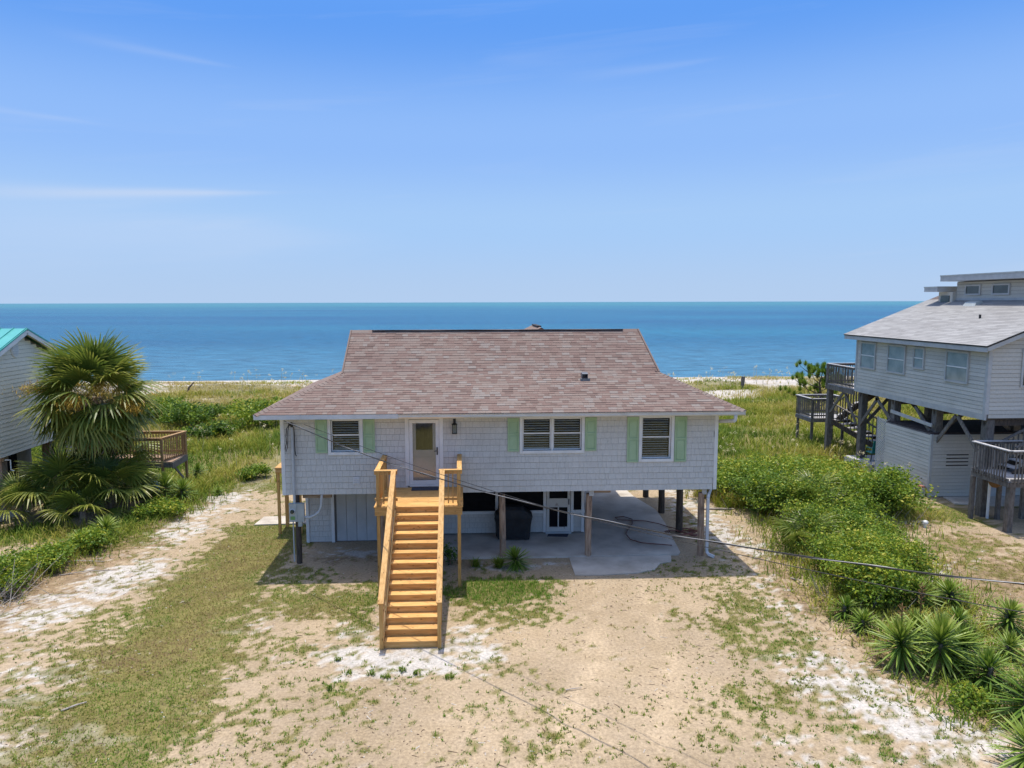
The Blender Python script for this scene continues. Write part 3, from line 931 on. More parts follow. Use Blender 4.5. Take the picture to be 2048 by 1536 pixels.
# painted plank doors of the store room
for k in range(6):
    xa = -4.40 + k * 0.345
    boxpart('plank', M['panel'], house, xa + 0.006, xa + 0.339, 24.26, 24.30, 0.03, 2.06)
MB().box(-4.40, -2.32, 24.301, 24.36, 0.0, 2.06).build('lower_wall', M['sheathing'], house)
boxpart('door_latch', M['black'], house, -3.08, -3.05, 24.235, 24.26, 1.1, 1.22)

# screened porch under the house, dark mesh above a shingled knee wall
PY = 24.62
MB().box(-2.30, 4.30, PY + 0.03, PY + 0.13, 0.09, 0.80).build('knee_wall', M['sheathing'], house)
shake_field(-2.28, 2.86, 0.11, 0.80, PY + 0.028)
shake_field(3.86, 4.24, 0.11, 0.80, PY + 0.028)
for a, b in ((-2.30, 2.90), (3.80, 4.30)):
    boxpart('sill', M['white'], house, a, b, PY - 0.02, PY + 0.13, 0.802, 0.90)
for xa in (-0.60, 1.12, 2.82, 3.80, 4.18):
    boxpart('screen_post', M['white'], house, xa, xa + 0.10, PY - 0.03, PY + 0.10, 0.10 if xa > 2.5 else 0.9, 2.20)
for a, b in ((-2.3, -0.60), (-0.50, 1.12), (1.22, 2.82), (3.90, 4.18)):
    boxpart('screen_panel', M['screen'], house, a, b, PY + 0.04, PY + 0.05, 0.90, 2.22)
MB().box(4.20, 4.30, PY + 0.131, 29.2, 0.1, 2.06).build('lower_wall', M['shake'], house)
MB().box(-2.3, 4.2, 28.9, 29.0, 0.1, 2.06).build('lower_wall', M['screen'], house)
# wooden screen door
sd = MB()
sd.box(2.93, 3.03, PY - 0.05, PY - 0.01, 0.14, 2.2); sd.box(3.68, 3.78, PY - 0.05, PY - 0.01, 0.14, 2.2)
sd.box(3.03, 3.68, PY - 0.05, PY - 0.01, 0.14, 0.30); sd.box(3.03, 3.68, PY - 0.05, PY - 0.01, 1.02, 1.34); sd.box(3.03, 3.68, PY - 0.05, PY - 0.01, 2.1, 2.2)
sd.box(3.335, 3.375, PY - 0.048, PY - 0.012, 0.30, 1.02)
sdo = sd.build('screen_door', mat_noise('worn_door_paint', [(0.30, 0.24, 0.19), (0.62, 0.60, 0.56)], 5, lo=0.30, hi=0.42, rough=0.7), house)
boxpart('mesh_panel', M['screen'], sdo, 3.03, 3.68, PY - 0.008, PY + 0.0, 0.25, 2.15)
boxpart('door_handle', M['black'], sdo, 3.71, 3.74, PY - 0.09, PY - 0.05, 1.12, 1.32)
boxpart('step', M['panel'], house, 2.90, 3.82, PY - 0.10, PY - 0.051, 0.06, 0.14)

# corner boards and bottom trim
for xa in (HX0 - 0.02, HX1 - 0.09):
    boxpart('corner_trim', M['white'], house, xa, xa + 0.11, HY0 - 0.035, HY0 + 0.08, ZB - 0.005, 4.70)

# ---- windows
def window(x0, x1, z0, z1, units, upper_pale=False):
    t = 0.09
    f = MB()
    yf0, yf1 = HY0 - 0.055, HY0 + 0.10
    f.box(x0 - t, x0, yf0, yf1, z0 - t, z1 + t); f.box(x1, x1 + t, yf0, yf1, z0 - t, z1 + t)
    f.box(x0, x1, yf0, yf1, z1, z1 + t); f.box(x0, x1, yf0 - 0.015, yf1, z0 - t, z0)
    fo = f.build('window', M['white'], house)
    uw = (x1 - x0) / units
    for k in range(units):
        a, b = x0 + k * uw + (0.025 if k else 0), x0 + (k + 1) * uw - (0.025 if k < units - 1 else 0)
        if k: boxpart('mullion', M['white'], fo, a - 0.05, a, HY0 - 0.03, HY0 + 0.10, z0, z1)
        zm = (z0 + z1) / 2 + 0.02
        for part, c, d, yo in (('upper_sash', zm - 0.02, z1, 0.02), ('lower_sash', z0, zm + 0.02, 0.055)):
            s = MB(); y0, y1 = HY0 + yo, HY0 + yo + 0.03
            e = 0.045
            s.box(a, a + e, y0, y1, c, d); s.box(b - e, b, y0, y1, c, d)
            s.box(a + e, b - e, y0, y1, c, c + e); s.box(a + e, b - e, y0, y1, d - e, d)
            s.build(part, M['white'], fo)
            boxpart('pane', M['glass'], fo, a + e, b - e, y0 + 0.011, y0 + 0.017, c + e, d - e)
        bl = MB()
        z = z1 - 0.05
        while z > z0 + 0.10:
            bl.add([(a + 0.06, HY0 + 0.130, z), (b - 0.06, HY0 + 0.130, z), (b - 0.06, HY0 + 0.150, z + 0.022), (a + 0.06, HY0 + 0.150, z + 0.022)], [(0, 1, 2, 3)])
            z -= 0.078
        bl.box(a + 0.06, b - 0.06, HY0 + 0.13, HY0 + 0.15, z0 + 0.05, z0 + 0.085)
        o = bl.build('blind', M['blind'], fo)
    return fo


window(*W1, 1); window(*W2, 2); window(*W3, 1)


def shutter(x0, x1, z0, z1):
    s = MB(); ya, yb, yp = HY0 - 0.060, HY0 - 0.022, HY0 - 0.040
    e = 0.045
    s.box(x0, x0 + e, ya, yb, z0, z1); s.box(x1 - e, x1, ya, yb, z0, z1)
    zm = (z0 + z1) / 2 + 0.02
    for c, d in ((z0, z0 + 0.06), (zm - 0.03, zm + 0.03), (z1 - 0.06, z1)):
        s.box(x0 + e, x1 - e, ya, yb, c, d)
    # arched top rail
    n = 8
    xc, hw = (x0 + x1) / 2, (x1 - x0) / 2 - e
    for k in range(n):
        a0, a1 = -1 + 2 * k / n, -1 + 2 * (k + 1) / n
        zl = z1 - 0.06 - 0.05 * ((a0 + a1) / 2) ** 2
        s.box(xc + a0 * hw, xc + a1 * hw, ya + 0.001, yb, zl, z1 - 0.06)
    s.box(x0 + e, x1 - e, yp, yb, z0 + 0.06, z1 - 0.06)
    for c, d in ((z0 + 0.09, zm - 0.06), (zm + 0.06, z1 - 0.14)):
        s.box(x0 + e + 0.03, x1 - e - 0.03, yp - 0.012, yp, c, d)
    return s.build('shutter', M['green'], house)


for a, b, c in ((-4.60, -4.235, 3.58), (-3.115, -2.76, 3.58), (1.40, 1.765, 3.56), (3.855, 4.22, 3.56), (5.20, 5.565, 3.17), (6.725, 7.11, 3.17)):
    shutter(a, b, c, 4.63)

# ---- front door
dt = MB()
dt.box(-1.82, -1.70, HY0 - 0.05, HY0 + 0.12, 2.50, 4.74); dt.box(-0.75, -0.63, HY0 - 0.05, HY0 + 0.12, 2.50, 4.74)
dt.box(-1.70, -0.75, HY0 - 0.05, HY0 + 0.12, 4.62, 4.74)
dt.box(-1.70, -0.75, HY0 - 0.03, HY0 + 0.13, 2.462, 2.53)
door = dt.build('front_door', M['white'], house)
st = MB(); y0, y1 = HY0 - 0.02, HY0 + 0.02
st.box(-1.695, -1.585, y0, y1, 2.535, 4.60); st.box(-0.865, -0.755, y0, y1, 2.535, 4.60)
st.box(-1.585, -0.865, y0, y1, 2.535, 2.66); st.box(-1.585, -0.865, y0, y1, 4.49, 4.60)
st.build('storm_door_frame', M['white'], door)
dl = MB()
dl.box(-1.585, -0.865, HY0 + 0.06, HY0 + 0.10, 2.56, 3.62)
for a, b in ((-1.52, -1.26), (-1.19, -0.93)):
    dl.box(a, b, HY0 + 0.045, HY0 + 0.06, 2.72, 3.40)
dl.box(-1.585, -1.49, HY0 + 0.06, HY0 + 0.10, 3.62, 4.55); dl.box(-0.96, -0.865, HY0 + 0.06, HY0 + 0.10, 3.62, 4.55)
dl.box(-1.49, -0.96, HY0 + 0.06, HY0 + 0.10, 4.50, 4.55)
dl.build('door_leaf', M['cream'], door)
boxpart('door_glass', M['glass'], door, -1.49, -0.96, HY0 + 0.075, HY0 + 0.083, 3.62, 4.50)
boxpart('storm_glass', mat_glass('clear_glass', (0.93, 0.93, 0.93), 0.02), door, -1.585, -0.865, HY0 - 0.004, HY0 + 0.002, 2.66, 4.49)
hd = MB().box(-0.84, -0.80, HY0 - 0.045, HY0 - 0.021, 3.48, 3.72)
hd.tube([(-0.82, HY0 - 0.045, 3.62), (-0.82, HY0 - 0.085, 3.62), (-0.91, HY0 - 0.085, 3.60)], 0.014, 6)
hd.build('door_handle', M['black'], door)

# ---- roof: shallow hipped skirt, steeper gabled top
EX0, EX1, EY0, EY1, EZ = -6.28, 8.72, 21.55, 30.25, 4.90
KX0, KX1, KY0, KY1, KZ = -3.98, 6.62, 23.85, 27.95, 5.88
RY, RZ = 25.9, 7.24
rf = MB()
A = [(EX0, EY0, EZ), (EX1, EY0, EZ), (EX1, EY1, EZ), (EX0, EY1, EZ)]
K = [(KX0, KY0, KZ), (KX1, KY0, KZ), (KX1, KY1, KZ), (KX0, KY1, KZ)]
RG = [(KX0 + 0.02, RY, RZ), (KX1 - 0.25, RY, RZ)]
B = [(x, y, z - 0.10) for x, y, z in A]
rf.add(A + K + RG + B, [(0, 1, 5, 4), (1, 2, 6, 5), (2, 3, 7, 6), (3, 0, 4, 7), (4, 5, 9, 8), (6, 7, 8, 9), (7, 4, 8), (5, 6, 9),
                        (0, 10, 11, 1), (1, 11, 12, 2), (2, 12, 13, 3), (3, 13, 10, 0), (13, 12, 11, 10)])
roof = rf.build('roof', M['roof_felt'], house)
# soffit and fascia
MB().box(EX0 + 0.06, EX1 - 0.06, EY0 + 0.06, EY1 - 0.06, 4.745, 4.797).build('soffit', M['white'], house)
boxpart('fascia', M['fascia'], house, EX0 - 0.02, -1.97, EY0 - 0.022, EY0 - 0.002, 4.745, 4.892)
boxpart('fascia', M['fascia'], house, -1.968, EX1 - 0.02, EY0 + 0.04, EY0 + 0.059, 4.742, 4.895)
boxpart('fascia', M['fascia'], house, EX0 - 0.022, EX0 - 0.002, EY0 - 0.001, EY1, 4.745, 4.892)
boxpart('fascia', M['fascia'], house, EX1 + 0.002, EX1 + 0.022, EY0 + 0.001, EY1, 4.745, 4.892)
# gutter: a real open trough
gp = [(0.0, 0.12), (0.0, 0.0), (0.075, 0.0), (0.10, 0.04), (0.10, 0.095), (0.125, 0.12), (0.105, 0.12), (0.085, 0.10), (0.085, 0.045), (0.068, 0.012), (0.012, 0.012), (0.012, 0.12)]
gv, gf = [], []
for gx in (-1.96, EX1 - 0.01):
    gv += [(gx, EY0 + 0.03 - a, 4.755 + b) for a, b in gp]
n = len(gp)
gf = [(i, (i + 1) % n, (i + 1) % n + n, i + n) for i in range(n)] + [tuple(range(n)), tuple(range(n, 2 * n))]
g = MB().add(gv, gf); g.box(-1.965, -1.955, EY0 - 0.08, EY0 + 0.03, 4.757, 4.87); g.box(EX1 - 0.012, EX1 - 0.004, EY0 - 0.08, EY0 + 0.03, 4.757, 4.87)
g.build('gutter', M['gutter'], house)
# downspouts
def downspout(pts, parent=house):
    d = MB()
    for p, q in zip(pts[:-1], pts[1:]):
        d.bar(p, q, 0.085, 0.075, up=(0, 1, 0))
    return d.build('downspout', M['fascia'], parent)


downspout([(8.42, 21.50, 4.76), (8.42, 21.52, 4.64), (8.40, 21.54, 4.58), (8.20, 22.40, 4.42), (8.17, 22.62, 4.36)])
downspout([(8.17, 22.62, 4.36), (8.17, 22.62, 2.36), (8.13, 22.6, 2.24), (7.93, 22.30, 2.06), (7.90, 22.25, 1.96), (7.90, 22.22, 0.16), (7.94, 22.16, 0.09), (8.08, 22.02, 0.05)])

# shingles: courses of separate laminated tabs
sh = Tiles('shingle', M['shingle'], roof)
TABS = (0.15, 0.20, 0.27, 0.34)


def roof_plane(y0, z0, y1, z1, xl, xr, singles):
    L_ = math.hypot(y1 - y0, z1 - z0)
    v = Vector((0, (y1 - y0) / L_, (z1 - z0) / L_)); nrm = Vector((1, 0, 0)).cross(v)
    e = 0.142
    k = 0
    s = -0.03
    while s < L_ - 0.03:
        h = min(e + 0.02, L_ - s)
        p0 = Vector((0, y0, z0)) + v * s
        t0, t1 = s / L_, min(1, (s + h) / L_)
        la, lb = xl[0] + (xl[1] - xl[0]) * max(t0, 0), xl[0] + (xl[1] - xl[0]) * t1
        ra, rb = xr[0] + (xr[1] - xr[0]) * max(t0, 0), xr[0] + (xr[1] - xr[0]) * t1
        x = la - random.random() * 0.3
        while x < ra:
            w_ = random.choice(TABS)
            a, b = x, x + w_ - 0.003
            x += w_
            t = random.random()
            t = q3(0.1 + 0.9 * t) if random.random() < 0.85 else q3(0.2 * t)
            thick = 0.017 if random.random() < 0.5 else 0.011
            inner = a > max(la, lb) and b < min(ra, rb)
            if inner:
                sg = sh.n_single < 300 and k in singles
                sh.add(p0 + Vector((a, 0, 0)), (1, 0, 0), v, w_ - 0.003, h, thick, 0.003, t, sg)
            else:
                a2, b2 = max(a, la), min(b, ra); a3, b3 = max(a, lb), min(b, rb)
                if b2 - a2 < 0.01: continue
                b3 = max(b3, a3)
                if a3 > b2: a3 = b3 = (a2 + b2) / 2
                q = p0 + v * h
                sh.quad([p0 + Vector((a2, 0, 0)), p0 + Vector((b2, 0, 0)), q + Vector((b3, 0, 0)), q + Vector((a3, 0, 0))], nrm, thick, 0.003, t)
        s += e; k += 1


roof_plane(EY0, EZ, KY0, KZ, (EX0, KX0), (EX1, KX1), range(0, 9))
roof_plane(KY0, KZ, RY, RZ, (KX0, KX0 + 0.02), (KX1, KX1 - 0.25), ())


def skirt_side(x0, x1, sgn):
    """hipped ends: courses run along y"""
    L_ = math.hypot(x1 - x0, KZ - EZ)
    v = Vector(((x1 - x0) / L_, 0, (KZ - EZ) / L_)); u = Vector((0, -sgn, 0))
    nrm = u.cross(v)
    s = 0
    while s < L_ - 0.03:
        t0, t1 = s / L_, min(1, (s + 0.16) / L_)
        ya, yb = EY0 + (KY0 - EY0) * t1, EY1 + (KY1 - EY1) * t1
        y = ya
        while y < yb:
            w_ = random.choice(TABS)
            y2 = min(y + w_, yb)
            p = Vector((x0, 0, EZ)) + v * s
            start = p + Vector((0, y2 if sgn > 0 else y, 0))
            sh.add(start, u, v, y2 - y - 0.003, 0.16, 0.014, 0.003, q3(random.random()))
            y += w_
        s += 0.142


skirt_side(EX0, KX0, 1)
skirt_side(EX1, KX1, -1)
sh.finish(name='shingles')
# hip caps
for p, q in (((EX0, EY0, EZ), (KX0, KY0, KZ)), ((EX1, EY0, EZ), (KX1, KY0, KZ))):
    p, q = Vector(p), Vector(q)
    d = (q - p); L_ = d.length; d.normalize()
    hc = MB()
    k = 0
    while k * 0.15 < L_ - 0.05:
        hc.tint = q3(random.uniform(0.3, 0.9))
        a, b = p + d * (k * 0.15), p + d * min(L_, k * 0.15 + 0.19)
        s = d.cross(Vector((0, 0, 1))).normalized()
        up = s.cross(d)
        w2 = 0.15
        top0, top1 = a + up * 0.030, b + up * 0.014
        hc.add([a - s * w2 - up * 0.030, top0, a + s * w2 - up * 0.030, b - s * w2 - up * 0.046, top1, b + s * w2 - up * 0.046,
                a - s * w2 - up * 0.045, a + s * w2 - up * 0.045],
               [(0, 1, 4, 3), (1, 2, 5, 4), (0, 6, 7, 2, 1)])
        k += 1
    hc.build('hip_cap', M['shingle'], roof)
# gable ends above the skirt and rake boards
for x, s in ((KX0, -1), (KX1, 1)):
    for ya, yb in ((KY0, RY), (KY1, RY)):
        xr_ = KX0 + 0.02 if s < 0 else KX1 - 0.25
        barpart('rake_board', M['shingle'], roof, (x + s * 0.03, ya, KZ + 0.0), (xr_ + s * 0.03, yb, RZ + 0.005), 0.05, 0.07)
rc = MB()
for k in range(int((KX1 - KX0 - 0.3) / 0.3) + 1):
    a = KX0 + 0.02 + k * 0.3
    b = min(a + 0.30, KX1 - 0.25)
    if b - a < 0.03: continue
    rc.tint = q3(random.uniform(0.2, 0.9))
    rc.add([(a, RY - 0.14, RZ - 0.075), (b, RY - 0.14, RZ - 0.075), (b, RY, RZ + 0.03), (a, RY, RZ + 0.03), (b, RY + 0.14, RZ - 0.075), (a, RY + 0.14, RZ - 0.075)],
           [(0, 1, 2, 3), (3, 2, 4, 5)])
rc.build('ridge_cap', M['shingle'], roof)
rvp = []
rv = MB()
for k in range(12):
    x0_, x1_ = KX0 + 0.75 + k * 0.755, KX0 + 0.75 + (k + 1) * 0.755
    j0, j1 = 0.012 * math.sin(k * 1.7), 0.012 * math.sin((k + 1) * 1.7)
    rv.bar((x0_, RY - 0.07, RZ + 0.010 + j0 * 0.6), (x1_, RY - 0.07, RZ + 0.010 + j1 * 0.6), 0.08, 0.026)
rv.build('ridge_vent', M['vent_black'], roof)
# roof vent hood
vz = KZ - (KY0 - 23.45) * (KZ - EZ) / (KY0 - EY0)
vh = MB()
vh.box(3.88, 4.20, 23.30, 23.72, vz - 0.06, vz + 0.02)
pts = [(3.94, 23.42), (3.94, 23.70), (4.14, 23.70), (4.14, 23.42)]
vh.box(3.94, 3.955, 23.38, 23.66, vz + 0.0, vz + 0.17); vh.box(4.125, 4.14, 23.38, 23.66, vz + 0.0, vz + 0.17)
vh.box(3.955, 4.125, 23.64, 23.66, vz, vz + 0.17)
for k in range(6):
    a0, a1 = k / 6 * math.pi / 2, (k + 1) / 6 * math.pi / 2
    vh.add([(3.94, 23.66 - 0.30 * math.sin(a0), vz + 0.17 + 0.05 * math.cos(a0)), (4.14, 23.66 - 0.30 * math.sin(a0), vz + 0.17 + 0.05 * math.cos(a0)),
            (4.14, 23.66 - 0.30 * math.sin(a1), vz + 0.17 + 0.05 * math.cos(a1)), (3.94, 23.66 - 0.30 * math.sin(a1), vz + 0.17 + 0.05 * math.cos(a1))], [(0, 1, 2, 3)])
vh.build('roof_vent', mat_noise('dark_galvanised_vent', [(0.12, 0.13, 0.15), (0.20, 0.21, 0.23)], 4, rough=0.4, metallic=0.3), roof)
# rear wing roof behind the ridge
wg = MB()
wx, wz, hw = 3.05, 7.27, 3.4
wg.add([(wx - hw, 29.6, wz - 1.9), (wx, 27.6, wz), (wx + hw, 29.6, wz - 1.9), (wx - hw, 34, wz - 1.9), (wx, 31.0, wz), (wx + hw, 34, wz - 1.9)],
       [(0, 1, 4, 3), (1, 2, 5, 4), (3, 4, 5), (0, 3, 5, 2), (0, 2, 1)])
wo = wg.build('rear_roof', M['shingle'], house)
barpart('ridge_vent', M['vent_black'], wo, (wx, 28.3, wz + 0.02), (wx + 0.0, 30.6, wz + 0.02), 0.16, 0.05)
MB().box(wx - 2.9, wx + 2.9, 29.602, 33.5, 2.3, 5.35).build('rear_wing_wall', M['shake'], house)

# ---- pilings
def piling(x, y, z1, r=0.105, mat=None, parent=house, z0=-0.1):
    pb = MB()
    pts, rs = [], []
    for k in range(7):
        t = k / 6
        pts.append((x + 0.012 * math.sin(3 * t + x), y + 0.012 * math.cos(4 * t + y), z0 + (z1 - z0) * t)); rs.append(r * (1.06 - 0.10 * t))
    pb.tube(pts, rs, 10)
    return pb.build('piling', mat or M['pile'], parent, smooth=False)


for x, y in ((1.25, 22.45), (4.05, 22.40), (7.72, 22.34), (7.74, 24.7), (7.76, 27.1), (7.73, 29.4), (-2.6, 22.45), (-5.3, 25.2), (-5.45, 29.3), (4.35, 29.4), (1.25, 29.4)):
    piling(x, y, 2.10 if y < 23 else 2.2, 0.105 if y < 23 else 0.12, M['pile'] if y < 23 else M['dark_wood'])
for x in (4.05, 7.72):
    boxpart('pile_bracket', M['block'], house, x - 0.02, x + 0.13, 22.25, 22.29, 2.06, 2.24)
# wall vent cover
vc = MB().box(-3.47, -3.26, HY0 - 0.045, HY0 - 0.02, 2.56, 2.80)
for k in range(3): vc.box(-3.44, -3.29, HY0 - 0.06, HY0 - 0.045, 2.60 + k * 0.06, 2.63 + k * 0.06)
vc.build('wall_vent', M['fascia'], house)
# porch lantern
ln = MB()
ln.box(-0.31, -0.23, HY0 - 0.05, HY0 - 0.02, 4.42, 4.62); ln.bar((-0.27, HY0 - 0.05, 4.56), (-0.27, HY0 - 0.14, 4.56), 0.025, 0.025)
ln.add([(-0.36, HY0 - 0.23, 4.46), (-0.18, HY0 - 0.23, 4.46), (-0.18, HY0 - 0.05, 4.46), (-0.36, HY0 - 0.05, 4.46), (-0.27, HY0 - 0.14, 4.545)],
       [(0, 1, 4), (1, 2, 4), (2, 3, 4), (3, 0, 4), (3, 2, 1, 0)])
for a in (-0.345, -0.215):
    for b in (-0.215, -0.085):
        ln.box(a, a + 0.02, HY0 + b, HY0 + b + 0.02, 4.19, 4.46)
ln.box(-0.35, -0.19, HY0 - 0.22, HY0 - 0.06, 4.17, 4.195)
lo = ln.build('wall_lantern', M['black'], house)
boxpart('lantern_glass', M['glass'], lo, -0.335, -0.205, HY0 - 0.205, HY0 - 0.075, 4.2, 4.455)
shakes.finish(name='shakes')

# ---- concrete under the house
def structure_slab(name, poly, z0, z1, mat):
    o = MB().slab(poly, z0, z1).build(name, mat)
    o['kind'] = 'structure'
    return o


structure_slab('patio', [(-2.35, 22.32), (3.40, 22.30), (7.0, 22.33), (7.12, 22.5), (7.2, 23.2), (7.32, 24.3), (7.5, 25.6), (7.62, 27.3), (7.2, 29.4), (7.1, 31.2), (-2.35, 31.2)], -0.1, 0.055, M['concrete'])
structure_slab('driveway_apron', [(3.36, 20.78), (4.2, 20.72), (5.3, 20.85), (5.9, 21.1), (6.2, 21.6), (6.6, 21.75), (6.75, 22.297), (3.40, 22.297)], -0.1, 0.03, M['concrete'])
structure_slab('side_path', [(-7.8, 26.2), (-5.9, 26.3), (-5.9, 27.3), (-7.7, 27.2)], -0.1, 0.05, M['concrete'])

# ================================================================== FRONT STAIRS (new pine)
stairs = thing('entry_stairs', (-1.3, 18.5, 0), 'new golden pine staircase with landing climbing to the front door', 'staircase')
LZ, NR = 2.45, 14
RISE, RUN, SY0 = LZ / NR, 3.6 / 13, 16.42
SX0, SX1 = -1.93, -0.66
for i in range(1, NR):
    y = SY0 + (i - 1) * RUN
    z = RISE * i
    boxpart('tread', M['pine'], stairs, SX0 + 0.001 * (i % 3), SX1 - 0.001 * (i % 2), y - 0.025, y + RUN + 0.0, z - 0.038, z)
    boxpart('riser', M['pine'], stairs, SX0, SX1, y + 0.004, y + 0.030, z - RISE + 0.001, z - 0.039)
boxpart('riser', M['pine'], stairs, SX0, SX1, 20.004, 20.03, LZ - RISE + 0.001, LZ - 0.04)
for x in (SX0 - 0.045, SX1 + 0.006):
    s = MB()
    yb, yt = SY0 - 0.02, 20.0
    sl = RISE / RUN
    v = [(x, yb, 0.0), (x, yb, 0.16), (x, yt, LZ - 0.06), (x, yt, LZ - 0.36), (x, SY0 + 0.5, 0.0)]
    v2 = [(x + 0.038, b, c) for _, b, c in v]
    s.add(v + v2, [(0, 1, 2, 3, 4), (9, 8, 7, 6, 5)] + [(k, (k + 1) % 5, (k + 1) % 5 + 5, k + 5) for k in range(5)])
    s.build('stringer', M['pine_y'], stairs)
# stair rails
SLOPE = (3.47 - 1.17) / (20.02 - 16.40)
for x, s in ((SX0 - 0.055, -1), (SX1 + 0.055, 1)):
    boxpart('post', M['pine_z'], stairs, x - 0.045, x + 0.045, SY0 - 0.06, SY0 + 0.03, -0.05, 1.13)
    barpart('handrail', M['pine_y'], stairs, (x, 16.32, 1.155), (x, 20.02, 1.155 + (20.02 - 16.32) * SLOPE), 0.14, 0.038)
    barpart('side_rail', M['pine_y'], stairs, (x, 16.46, 1.16), (x, 20.0, 1.16 + (20.0 - 16.46) * SLOPE), 0.038, 0.10)
    barpart('bottom_rail', M['pine_y'], stairs, (x, 16.46, 0.42), (x, 20.0, 0.42 + (20.0 - 16.46) * SLOPE), 0.038, 0.085)
    for k in range(1, 26):
        y = 16.46 + k * 0.137
        z0 = 0.40 + (y - 16.46) * SLOPE
        boxpart('baluster', M['pine_z'], stairs, x + s * 0.021, x + s * 0.055, y - 0.017, y + 0.017, z0, z0 + 0.74)
    boxpart('post', M['pine_z'], stairs, x - 0.044, x + 0.044, 20.03, 20.118, LZ - 0.3, 3.44)
# landing
DX0, DX1, DY0, DY1 = -2.56, -0.02, 20.0, 22.16
nb = 15
bw = (DY1 - DY0) / nb
for k in range(nb):
    boxpart('deck_board', M['pine'], stairs, DX0, DX1, DY0 - 0.02 + k * bw, DY0 - 0.02 + (k + 1) * bw - 0.006, LZ - 0.035, LZ)
for a, b in ((DX0 + 0.02, SX0 - 0.05), (SX1 + 0.05, DX1 - 0.02)):
    boxpart('rim_joist', M['pine'], stairs, a, b, DY0 + 0.0, DY0 + 0.038, LZ - 0.26, LZ - 0.037)
for x in (DX0 + 0.021, DX1 - 0.058):
    boxpart('rim_joist', M['pine_y'], stairs, x, x + 0.037, DY0 + 0.04, DY1, LZ - 0.26, LZ - 0.037)
for k in range(1, 6):
    x = DX0 + k * 0.42
    boxpart('joist', M['pine_y'], stairs, x, x + 0.036, DY0 + 0.05, DY1, LZ - 0.22, LZ - 0.037)
for x in (DX0 + 0.07, DX1 - 0.16):
    for y in (DY0 + 0.04, DY1 - 0.14):
        z0 = -0.05
        boxpart('post', M['pine_z'], stairs, x, x + 0.092, y, y + 0.092, z0, 3.46 if y < 21 else 3.5)


def rail_run(parent, p, q, zf, zcap, mats, capw=0.14, step=0.125, bot=0.10, name='baluster'):
    """level guard rail from p to q (x, y) on a floor at zf"""
    p, q = Vector((*p, 0)), Vector((*q, 0))
    barpart('cap_rail', mats[0], parent, (p.x, p.y, zcap - 0.018), (q.x, q.y, zcap - 0.018), capw, 0.036)
    barpart('top_rail', mats[1], parent, (p.x, p.y, zcap - 0.085), (q.x, q.y, zcap - 0.085), 0.038, 0.09)
    barpart('bottom_rail', mats[1], parent, (p.x, p.y, zf + bot + 0.04), (q.x, q.y, zf + bot + 0.04), 0.038, 0.085)
    d = q - p
    n = max(1, int(d.length / step))
    t = d.normalized()
    sd = Vector((t.y, -t.x, 0)) * 0.036
    key = ('bal', mats[2].name, round(zcap - zf, 2))
    if key not in _box_cache:
        me = bpy.data.meshes.new(name)
        h = zcap - zf - 0.06
        vs = [(x, y, z) for z in (0, h) for y in (-0.017, 0.017) for x in (-0.017, 0.017)]
        me.from_pydata(vs, [], [(0, 2, 3, 1), (4, 5, 7, 6), (0, 1, 5, 4), (2, 6, 7, 3), (0, 4, 6, 2), (1, 3, 7, 5)])
        me.materials.append(mats[2]); _box_cache[key] = me
    for k in range(1, n):
        c = p + d * (k / n) + sd
        o = link(name, _box_cache[key], mats[2], (c.x, c.y, zf + 0.02), parent)
        o.rotation_euler.z = math.atan2(t.y, t.x)


PM = (M['pine'], M['pine'], M['pine_z'])
PMy = (M['pine_y'], M['pine_y'], M['pine_z'])
rail_run(stairs, (DX0 + 0.02, DY0 + 0.085), (SX0 + 0.04, DY0 + 0.085), LZ + 0.05, 3.50, PM)
rail_run(stairs, (SX1 - 0.04, DY0 + 0.085), (DX1 - 0.02, DY0 + 0.085), LZ + 0.05, 3.50, PM)
rail_run(stairs, (DX0 + 0.10, DY0 + 0.157), (DX0 + 0.10, DY1 - 0.02), LZ + 0.05, 3.502, PMy)
rail_run(stairs, (DX1 - 0.10, DY1 - 0.02), (DX1 - 0.10, DY0 + 0.157), LZ + 0.05, 3.502, PMy)

# pine landing at the left side of the house
sl = thing('side_landing', (-6.2, 26.2, 0), 'small new pine landing on posts beside the left wall of the grey house', 'landing')
for k in range(9):
    boxpart('deck_board', M['pine'], sl, -6.68, -5.70, 25.12 + k * 0.15, 25.264 + k * 0.15, 2.405, 2.44)
boxpart('rim_joist', M['pine'], sl, -6.66, -5.70, 25.13, 25.168, 2.24, 2.402)
boxpart('rim_joist', M['pine_y'], sl, -6.66, -6.622, 25.17, 26.45, 2.24, 2.402)
for x, y in ((-6.60, 25.2), (-6.52, 25.93), (-6.6, 26.4), (-5.85, 25.2)):
    boxpart('post', M['pine_z'], sl, x - 0.046, x + 0.046, y - 0.0, y + 0.092, -0.05, 2.40)

